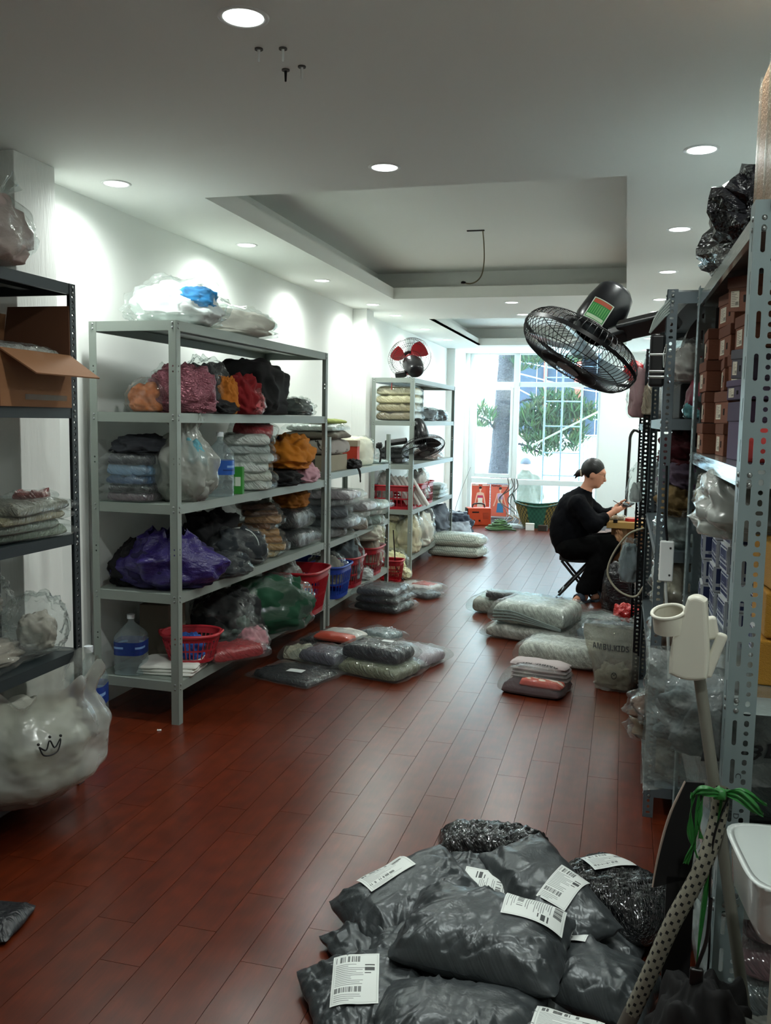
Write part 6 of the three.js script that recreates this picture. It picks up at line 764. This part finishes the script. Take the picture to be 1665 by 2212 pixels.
// the seated person, facing +x; local origin on the floor under the stool
{
  const t = thing('person', 'seated person in black shirt and wide black trousers looking at a phone', 'person', [-0.36, 0, -7.75]);
  const J = (x, y, z) => [x + 0.36, y, z];
  const headC = J(-0.243, 1.075, 0.0), q = 0.26;  // face tilted down a little
  const toHead = (p) => { const x = p[0] - headC[0], y = p[1] - headC[1], z = p[2]; return [x * cos(q) - y * sin(q), x * sin(q) + y * cos(q), z]; };
  const rS = J(-0.36, 0.825, 0.155), rE = J(-0.225, 0.655, 0.2), rW = J(-0.075, 0.762, 0.1), lS = J(-0.335, 0.83, -0.155), lE = J(-0.16, 0.68, -0.19), lW = J(-0.035, 0.79, -0.05);
  const rH = J(-0.385, 0.44, 0.085), rK = J(-0.085, 0.5, 0.13), rA = J(-0.27, 0.1, 0.16), lH = J(-0.385, 0.44, -0.085), lK = J(-0.045, 0.5, -0.09), lA = J(-0.13, 0.1, -0.02);
  const W = (j, r) => [...j, r];
  const bodyF = (p) => {
    let d = chain(p, [W(J(-0.395, 0.46, 0), 0.125), W(J(-0.415, 0.62, 0), 0.1), W(J(-0.375, 0.79, 0), 0.105), W(J(-0.325, 0.885, 0), 0.05), W(J(-0.275, 0.99, 0), 0.045)], 0.06);
    d = smin(d, chain(p, [W(rS, 0.052), W(rE, 0.038), W(rW, 0.024)], 0.03), 0.05); d = smin(d, chain(p, [W(lS, 0.052), W(lE, 0.038), W(lW, 0.024)], 0.03), 0.05);
    d = smin(d, chain(p, [W(rH, 0.085), W(rK, 0.055), W(rA, 0.034)], 0.04), 0.05); d = smin(d, chain(p, [W(lH, 0.085), W(lK, 0.055), W(lA, 0.034)], 0.04), 0.05); return d;
  };
  const headF = (p0) => { const p = toHead(p0); let d = ell(p, [-0.012, 0.025, 0], [0.088, 0.092, 0.072]); d = smin(d, ell(p, [0.028, -0.035, 0], [0.058, 0.075, 0.056]), 0.05); d = smin(d, ell(p, [0.05, -0.088, 0], [0.026, 0.022, 0.03]), 0.03);
    d = smin(d, cap(p, [0.078, 0.012, 0], [0.104, -0.03, 0], 0.007, 0.012), 0.02); d = smin(d, ell(p, [0.086, -0.057, 0], [0.012, 0.008, 0.022]), 0.012); d = smin(d, ell(p, [0.076, 0.03, 0], [0.014, 0.012, 0.04]), 0.02);
    for (const s of [-1, 1]) { d = smin(d, ell(p, [-0.008, -0.012, s * 0.07], [0.02, 0.03, 0.009]), 0.008); d = max(d, -ell(p, [0.09, 0.006, s * 0.031], [0.016, 0.012, 0.017])); d = min(d, ell(p, [0.069, 0.006, s * 0.03], [0.013, 0.011, 0.013])); }
    return smin(d, chain(p0, [W(J(-0.325, 0.9, 0), 0.05), W(J(-0.275, 1.0, 0), 0.046)], 0.03), 0.03); };
  const fingers = (w, m, side, curl) => { const out = []; const dx = m[0] - w[0], dy = m[1] - w[1], dz = m[2] - w[2], L = hypot(dx, dy, dz), f = [dx / L, dy / L, dz / L], up = [-f[1], f[0], 0]; const P = (a, u, s) => [w[0] + f[0] * a + up[0] * u, w[1] + f[1] * a + up[1] * u + 0, w[2] + f[2] * a + s];
    out.push([W(P(0.0, 0, 0), 0.021), W(P(0.045, 0, 0.0), 0.023), W(P(0.075, 0, 0), 0.018)]);
    [[-0.024, 0.058], [-0.008, 0.068], [0.008, 0.064], [0.023, 0.05]].forEach(([u, l]) => out.push([W(P(0.07, u * 0.6, side * 0.004), 0.0085), W(P(0.07 + l * 0.45, u * 0.7, side * 0.0 - side * 0.012 * curl), 0.008), W(P(0.07 + l * 0.7, u * 0.75, -side * 0.03 * curl), 0.0075), W(P(0.07 + l * 0.66, u * 0.75, -side * 0.048 * curl), 0.0065)]));
    out.push([W(P(0.02, 0.018, -side * 0.01), 0.011), W(P(0.05, 0.042, -side * 0.022), 0.0095), W(P(0.085, 0.05, -side * 0.03), 0.008)]); return out; };
  const hands = [[rW, fingers(rW, J(0.0, 0.8, 0.05), 1, 1)], [lW, fingers(lW, J(0.05, 0.825, -0.01), -1, 1)]];
  const handF = (h) => (p) => { let d = 9; h[1].forEach((c, i) => { d = i ? smin(d, chain(p, c, 0.006), 0.008) : chain(p, c, 0.015); }); return smin(d, cap(p, [lerp(h[0][0], h[0][0] - 0.02, 1), h[0][1] - 0.015, h[0][2] + (h === hands[0] ? 0.013 : -0.013)], h[0], 0.025, 0.022), 0.01); };
  const around = (c, r) => [c.map((x) => x - r), c.map((x) => x + r)];
  const footDir = (A, dx, dz) => [[...A.slice(0, 3), 0.034], [A[0] + dx * 0.02, 0.045, A[2] + dz * 0.02, 0.032], [A[0] + dx * 0.1, 0.04, A[2] + dz * 0.1, 0.03], [A[0] + dx * 0.16, 0.034, A[2] + dz * 0.16, 0.021]];
  const feet = [footDir(rA, -0.5, 0.86), footDir(lA, -0.45, 0.89)], footF = (f) => (p) => max(chain(p, f, 0.02), 0.012 - p[1]);
  const bodyG = nets(bodyF, [-0.25, 0.06, -0.32], [0.45, 1.04, 0.34], 0.012), headG = nets(headF, ...around(headC, 0.17), 0.0055);
  const parts = [bodyG, headG, ...hands.map((h) => nets(handF(h), ...around([h[0][0] + 0.06, h[0][1] + 0.02, h[0][2]], 0.115), 0.0035)), ...feet.map((f) => nets(footF(f), [f[3][0] - 0.08, 0, f[0][2] - 0.06], [f[0][0] + 0.06, 0.15, f[3][2] + 0.06], 0.007))];
  part('body', merge(parts), M.skin, t, null, null, 'fair skinned face, forearms, hands and feet');
  // clothes
  const fold = (p, a) => a * (ridge(p[0] * 9, p[1] * 7, p[2] * 9, 2));
  const shirtF = (p) => { let d = chain(p, [W(J(-0.385, 0.44, 0), 0.16), W(J(-0.42, 0.56, 0), 0.155), W(J(-0.425, 0.66, 0), 0.14), W(J(-0.38, 0.79, 0), 0.132), W(J(-0.34, 0.875, 0), 0.075)], 0.08);
    const rc = [lerp(rE[0], rW[0], 0.55), lerp(rE[1], rW[1], 0.55), lerp(rE[2], rW[2], 0.55)], lc = [lerp(lE[0], lW[0], 0.6), lerp(lE[1], lW[1], 0.6), lerp(lE[2], lW[2], 0.6)];
    d = smin(d, chain(p, [W(rS, 0.08), W([rE[0], rE[1] + 0.01, rE[2]], 0.07), W(rc, 0.05)], 0.04), 0.06); d = smin(d, chain(p, [W(lS, 0.08), W(lE, 0.066), W(lc, 0.046)], 0.04), 0.06);
    d += fold(p, 0.006); d = max(d, 0.385 - p[1]); const col = J(-0.318, 0.905, 0); d = smin(d, max(cap(p, [col[0] - 0.02, col[1] - 0.04, 0], [col[0] + 0.01, col[1] + 0.02, 0], 0.07, 0.062), -cap(p, [col[0] - 0.01, col[1], 0], [col[0] + 0.04, col[1] + 0.12, 0], 0.052, 0.056)), 0.015); return max(d, p[1] - 0.05 * (p[0] - col[0]) * -8 - 0.945); };
  part('shirt', nets(shirtF, [-0.3, 0.36, -0.34], [0.45, 0.98, 0.36], 0.0105), phy({ color: 0x06070c, roughness: 0.9, specularIntensity: 0.25, bumpMap: T.weaveM, bumpScale: 0.001 }), t, null, null, 'loose navy black shirt');
  const leg = (p, h, k, a) => chain(p, [W(h, 0.11), W([k[0], k[1] - 0.01, k[2]], 0.082), W([lerp(k[0], a[0], 0.5), lerp(k[1], a[1], 0.5), lerp(k[2], a[2], 0.5)], 0.085), W([a[0] + 0.01, 0.11, a[2]], 0.092)], 0.04);
  const trouF = (p) => { let d = smin(leg(p, rH, rK, rA), leg(p, lH, lK, lA), 0.02); d = smin(d, ell(p, J(-0.4, 0.46, 0), [0.15, 0.12, 0.19]), 0.05); return max(d + fold(p, 0.005), 0.075 - p[1], p[1] - 0.6); };
  part('trousers', nets(trouF, [-0.25, 0.05, -0.32], [0.48, 0.64, 0.36], 0.0115), phy({ color: 0x040405, roughness: 0.9, specularIntensity: 0.25 }), t, null, null, 'wide black trousers');
  const hairF = (p0) => { const p = toHead(p0); let d = ell(p, [-0.02, 0.03, 0], [0.098, 0.1, 0.082]); d = max(d, -ell(p, [0.098, -0.03, 0], [0.078, 0.102, 0.12])); d = max(d, -(p[1] + 0.065 + 0.5 * p[0])); d = smin(d, ell(p, [-0.112, -0.028, 0], [0.034, 0.032, 0.034]), 0.012); d = smin(d, cap(p, [-0.13, -0.04, 0], [-0.155, -0.062, 0.012], 0.017, 0.006), 0.012); d = smin(d, cap(p, [-0.125, -0.05, 0], [-0.14, -0.09, -0.008], 0.014, 0.004), 0.01); for (const s of [-1, 1]) d = max(d, -ell(p, [-0.006, -0.014, s * 0.08], [0.02, 0.026, 0.022])); return d + 0.0006 * sin(p[1] * 420 + p[0] * 150 + 3 * N3(p[0] * 20, p[1] * 20, p[2] * 20)); };
  part('hair', nets(hairF, ...around(headC, 0.19), 0.0055), M.hair, t, null, null, 'black hair gathered in a low bun');
  const hp = (x, y, z) => { const c = cos(-q), s = sin(-q); return [headC[0] + x * c - y * s, headC[1] + x * s + y * c, z]; };
  part('hair_tie', new THREE.TorusGeometry(0.026, 0.011, 10, 20), cloth(0xb9ae9a), t, hp(-0.098, -0.022, 0), [0, PI / 2 - 0.3, 0]);
  { const gl = []; for (const s of [-1, 1]) gl.push(new THREE.TorusGeometry(0.021, 0.0018, 6, 24).rotateY(PI / 2).translate(...hp(0.094, 0.006, s * 0.031)), rod(hp(0.094, 0.012, s * 0.052), hp(0.0, 0.012, s * 0.074), 0.0016, 5)); gl.push(rod(hp(0.098, 0.01, -0.011), hp(0.098, 0.01, 0.011), 0.0016, 5)); part('glasses', merge(gl), plastic(0x6a5340, 0.3), t); }
  for (const f of feet) { const g = nets((p) => { const dx = f[3][0] - f[0][0], dz = f[3][2] - f[0][2], L = hypot(dx, dz), a = ((p[0] - f[0][0]) * dx + (p[2] - f[0][2]) * dz) / L, b = (-(p[0] - f[0][0]) * dz + (p[2] - f[0][2]) * dx) / L; const sole = max(hypot(max(abs(a - 0.075) - 0.09, 0), max(abs(b) - 0.022, 0)) - 0.02, abs(p[1] - 0.009) - 0.0085); const strap = max(abs(chain(p, f, 0.02) - 0.007) - 0.004, abs(a - 0.09) - 0.035, 0.008 - p[1]); return min(sole, strap); }, [f[3][0] - 0.1, -0.005, f[0][2] - 0.1], [f[0][0] + 0.1, 0.13, f[3][2] + 0.1], 0.006); part('sandal', g, plastic(0x2e3a48, 0.6), t); }
  // folding stool
  const s = thing('folding_stool', 'black folding stool with crossed legs under the seated person', 'stool', [-0.36, 0, -7.75]); const km = plastic(0x17191c, 0.4);
  part('seat', new THREE.CylinderGeometry(0.145, 0.145, 0.035, 32).translate(0, 0.345, 0), M.blackMatte, s); for (const z of [-0.11, 0.11]) { part('leg', rod([-0.15, 0.012, z * 1.1], [0.12, 0.33, z], 0.011), km, s); part('leg', rod([0.15, 0.012, z * 0.8], [-0.12, 0.33, z * 0.9], 0.011), km, s); } part('stretcher', rod([-0.105, 0.07, -0.12], [-0.105, 0.07, 0.12], 0.008), km, s); part('stretcher', rod([0.105, 0.07, -0.09], [0.105, 0.07, 0.09], 0.008), km, s);
  const ph = thing('phone', 'black phone held in both hands of the seated person', 'phone', [0.035, 0.825, -7.71]); part('case', rbox(0.075, 0.009, 0.14, 0.004), M.black, ph, null, [0.0, 0.5, 0.42]); part('screen', box(0.068, 0.001, 0.13, 0, 0.0052, 0), std(0x0a0c12, 0.1), ph, null, [0, 0.5, 0.42]);
  single('pen', rod([-0.075, 0.86, -7.66], [0.0, 0.82, -7.64], 0.0035, 8), plastic(0x4a4640, 0.5), 'slim pen sticking out of the hands of the seated person', 'pen');
}
// carton table beside the seated person
{ const t = thing('carton_table', 'stack of brown cartons used as a table by the seated person', 'table', [0.12, 0, -7.85]); const k2 = std(0x6a4428, 0.85); part('lower_carton', rbox(0.38, 0.36, 0.44, 0.004).translate(0, 0.18, 0), k2, t); part('upper_carton', rbox(0.4, 0.27, 0.46, 0.004).translate(0, 0.497, 0), std(0x714a2c, 0.85), t); part('tape', box(0.05, 0.63, 0.003, -0.1, 0.32, 0.2315), std(0x8a6a48, 0.4), t); }
{ const t = thing('wooden_tray', 'pale wooden board resting on the carton table', 'tray', [0.1, 0.633, -7.82]); part('board', rbox(0.44, 0.055, 0.46, 0.005).translate(0, 0.028, 0), std(0xb08a4c, 0.65), t); part('clip', rbox(0.035, 0.03, 0.02, 0.004), M.black, t, [-0.15, 0.062, 0.225]); }
packet('cream papers in film on the edge of the wooden board', [-0.06, 0.69, -7.8], 0.1, { w: 0.16, d: 0.18, h: 0.03, c: 0xc4b49a, seed: 500 });
single('red_tin_lid', new THREE.CylinderGeometry(0.06, 0.065, 0.025, 28), plastic(0xc0261c, 0.4), 'red tin lid on the wooden board before the printer', 'lid', [0.09, 0.7, -7.72], null);
{ const t = thing('label_printer', 'small white label printer on the wooden board', 'printer', [0.17, 0.688, -7.86]); part('body', rbox(0.13, 0.1, 0.16, 0.012).translate(0, 0.05, 0), M.white, t); part('slot', box(0.002, 0.02, 0.1, -0.0655, 0.06, 0), M.black, t); part('cable', tube([[-0.06, 0.09, 0.02], [-0.12, 0.12, 0.05], [-0.14, 0.11, 0.1]], 0.003, 14, 5), M.white, t); }
single('crook_stick', tube([[0.015, 0.012, -8.15], [0.03, 0.7, -8.12], [0.04, 1.3, -8.1], [0.045, 1.4, -8.1], [0.075, 1.445, -8.09], [0.115, 1.43, -8.08]], 0.013, 60, 8), M.black, 'black stick with a crook handle standing behind the carton table', 'stick');
heap('carton_rags', 'crumpled brown and pink paper under the board edge by the knees', 'paper', [-0.02, 0.5, -7.64], 0, { rx: 0.03, h: 0.12, rz: 0.06, c: 0x9a7050, seed: 503, wr: 0.02 });
// the person in the street
{
  const t = thing('person', 'person in a pale raincoat and dark cap standing outside the window', 'person', [-1.62, -0.9, -15.3], 0.3); const s = 1.02, W = (x, y, z, r) => [x * s, y * s, z * s, r * s];
  const f = (p) => { let d = chain(p, [W(0, 0.9, 0, 0.15), W(0, 1.2, 0, 0.15), W(0, 1.4, 0, 0.12), W(0, 1.5, 0.01, 0.055)], 0.08); for (const k of [-1, 1]) { d = smin(d, chain(p, [W(k * 0.19, 1.38, 0, 0.06), W(k * 0.24, 1.12, 0.02, 0.045), W(k * 0.16, 1.0, -0.2, 0.03), W(k * 0.14, 1.02, -0.28, 0.035)], 0.04), 0.06); d = smin(d, chain(p, [W(k * 0.1, 0.9, 0, 0.1), W(k * 0.11, 0.48, 0, 0.07), W(k * 0.12, 0.08, 0, 0.045), W(k * 0.13, 0.05, -0.14, 0.035)], 0.04), 0.05); } d = smin(d, ell(p, [0, 1.63 * s, -0.01], [0.078, 0.11, 0.09]), 0.03); d = smin(d, cap(p, W(0, 1.6, -0.09, 0), W(0, 1.6, -0.11, 0), 0.012, 0.014), 0.02); for (const k of [-1, 1]) d = smin(d, ell(p, [k * 0.08, 1.62 * s, 0], [0.01, 0.03, 0.02]), 0.01); return d; };
  part('body', nets(f, [-0.4, -0.02, -0.4], [0.4, 1.85, 0.3], 0.018), M.skin, t);
  const coat = (p) => { let d = chain(p, [W(0, 0.55, 0, 0.26), W(0, 1.0, 0, 0.22), W(0, 1.36, 0, 0.17), W(0, 1.5, 0, 0.08)], 0.08); for (const k of [-1, 1]) d = smin(d, chain(p, [W(k * 0.19, 1.38, 0, 0.09), W(k * 0.25, 1.12, 0.02, 0.075), W(k * 0.18, 1.0, -0.18, 0.055)], 0.04), 0.07); d += 0.012 * ridge(p[0] * 6, p[1] * 4, p[2] * 6); return max(d, 0.5 - p[1]); };
  part('raincoat', nets(coat, [-0.45, 0.45, -0.4], [0.45, 1.62, 0.35], 0.018), phy({ color: 0x47483e, roughness: 0.6, specularIntensity: 0.3 }), t, null, null, 'pale translucent raincoat'); part('trousers', nets((p) => { let d = 9; for (const k of [-1, 1]) d = smin(d, chain(p, [W(k * 0.1, 0.9, 0, 0.12), W(k * 0.11, 0.48, 0, 0.09), W(k * 0.12, 0.1, 0, 0.065)], 0.04), 0.03); return max(d, 0.07 - p[1]); }, [-0.35, 0.02, -0.25], [0.35, 1.0, 0.25], 0.02), cloth(0x6a706c), t);
  part('cap', nets((p) => { let d = max(ell(p, [0, 1.665 * s, 0], [0.092, 0.1, 0.105]), 1.655 * s - p[1]); return min(d, max(ell(p, [0, 1.665 * s, -0.11], [0.07, 0.012, 0.08]), p[2] + 0.05)); }, [-0.15, 1.6, -0.25], [0.15, 1.85, 0.16], 0.01), cloth(0x3a4048), t);
}
// ------------------------------------------------------------ small things on the ceiling
const SCREWS = [[-1.06, CH, -2.488], [-0.991, CH, -2.5], [-1.041, CH, -2.649], [-0.984, CH, -2.636]];
[0, 1, 2, 3].forEach((i) => { const t = thing('ceiling_screw', ['leftmost hanging screw in the ceiling by the nearest downlight', 'upper right hanging screw in the ceiling', 'dark screw lowest of the four in the ceiling', 'rightmost hanging screw in the ceiling by the nearest downlight'][i], 'screw', SCREWS[i], 0, 'screws left in the ceiling'); part('washer', cyl(0.012, 0.012, 0.004, 14).translate(0, -0.002, 0), std(0x4a4a46, 0.6), t); part('plug', cyl(0.0045, 0.003, i === 2 ? 0.03 : 0.035, 10).translate(0, -0.02, 0), i === 2 ? M.blackMatte : M.white, t); });
{ const t = thing('ceiling_wire', 'thin lamp wire hanging from a slot in the near ceiling tray', 'wire', [-1.05, UP, -6.22]); part('slot_frame', box(0.12, 0.006, 0.02, 0, -0.003, 0), std(0x2a2622, 0.9), t); part('wire', tube([[0.05, -0.004, 0], [0.06, -0.1, 0.0], [0.065, -0.22, 0.01], [0.05, -0.31, 0.02], [0.02, -0.35, 0.04], [-0.02, -0.365, 0.05], [-0.06, -0.36, 0.06]], 0.0045, 40, 6), plastic(0x6a6248, 0.6), t); part('wire_end', lump(0.015, 0.015, 0.012, { n: 12, wr: 0.004, freq: 40 }), M.blackMatte, t, [-0.065, -0.365, 0.06]); }
renderer.render(scene, camera);
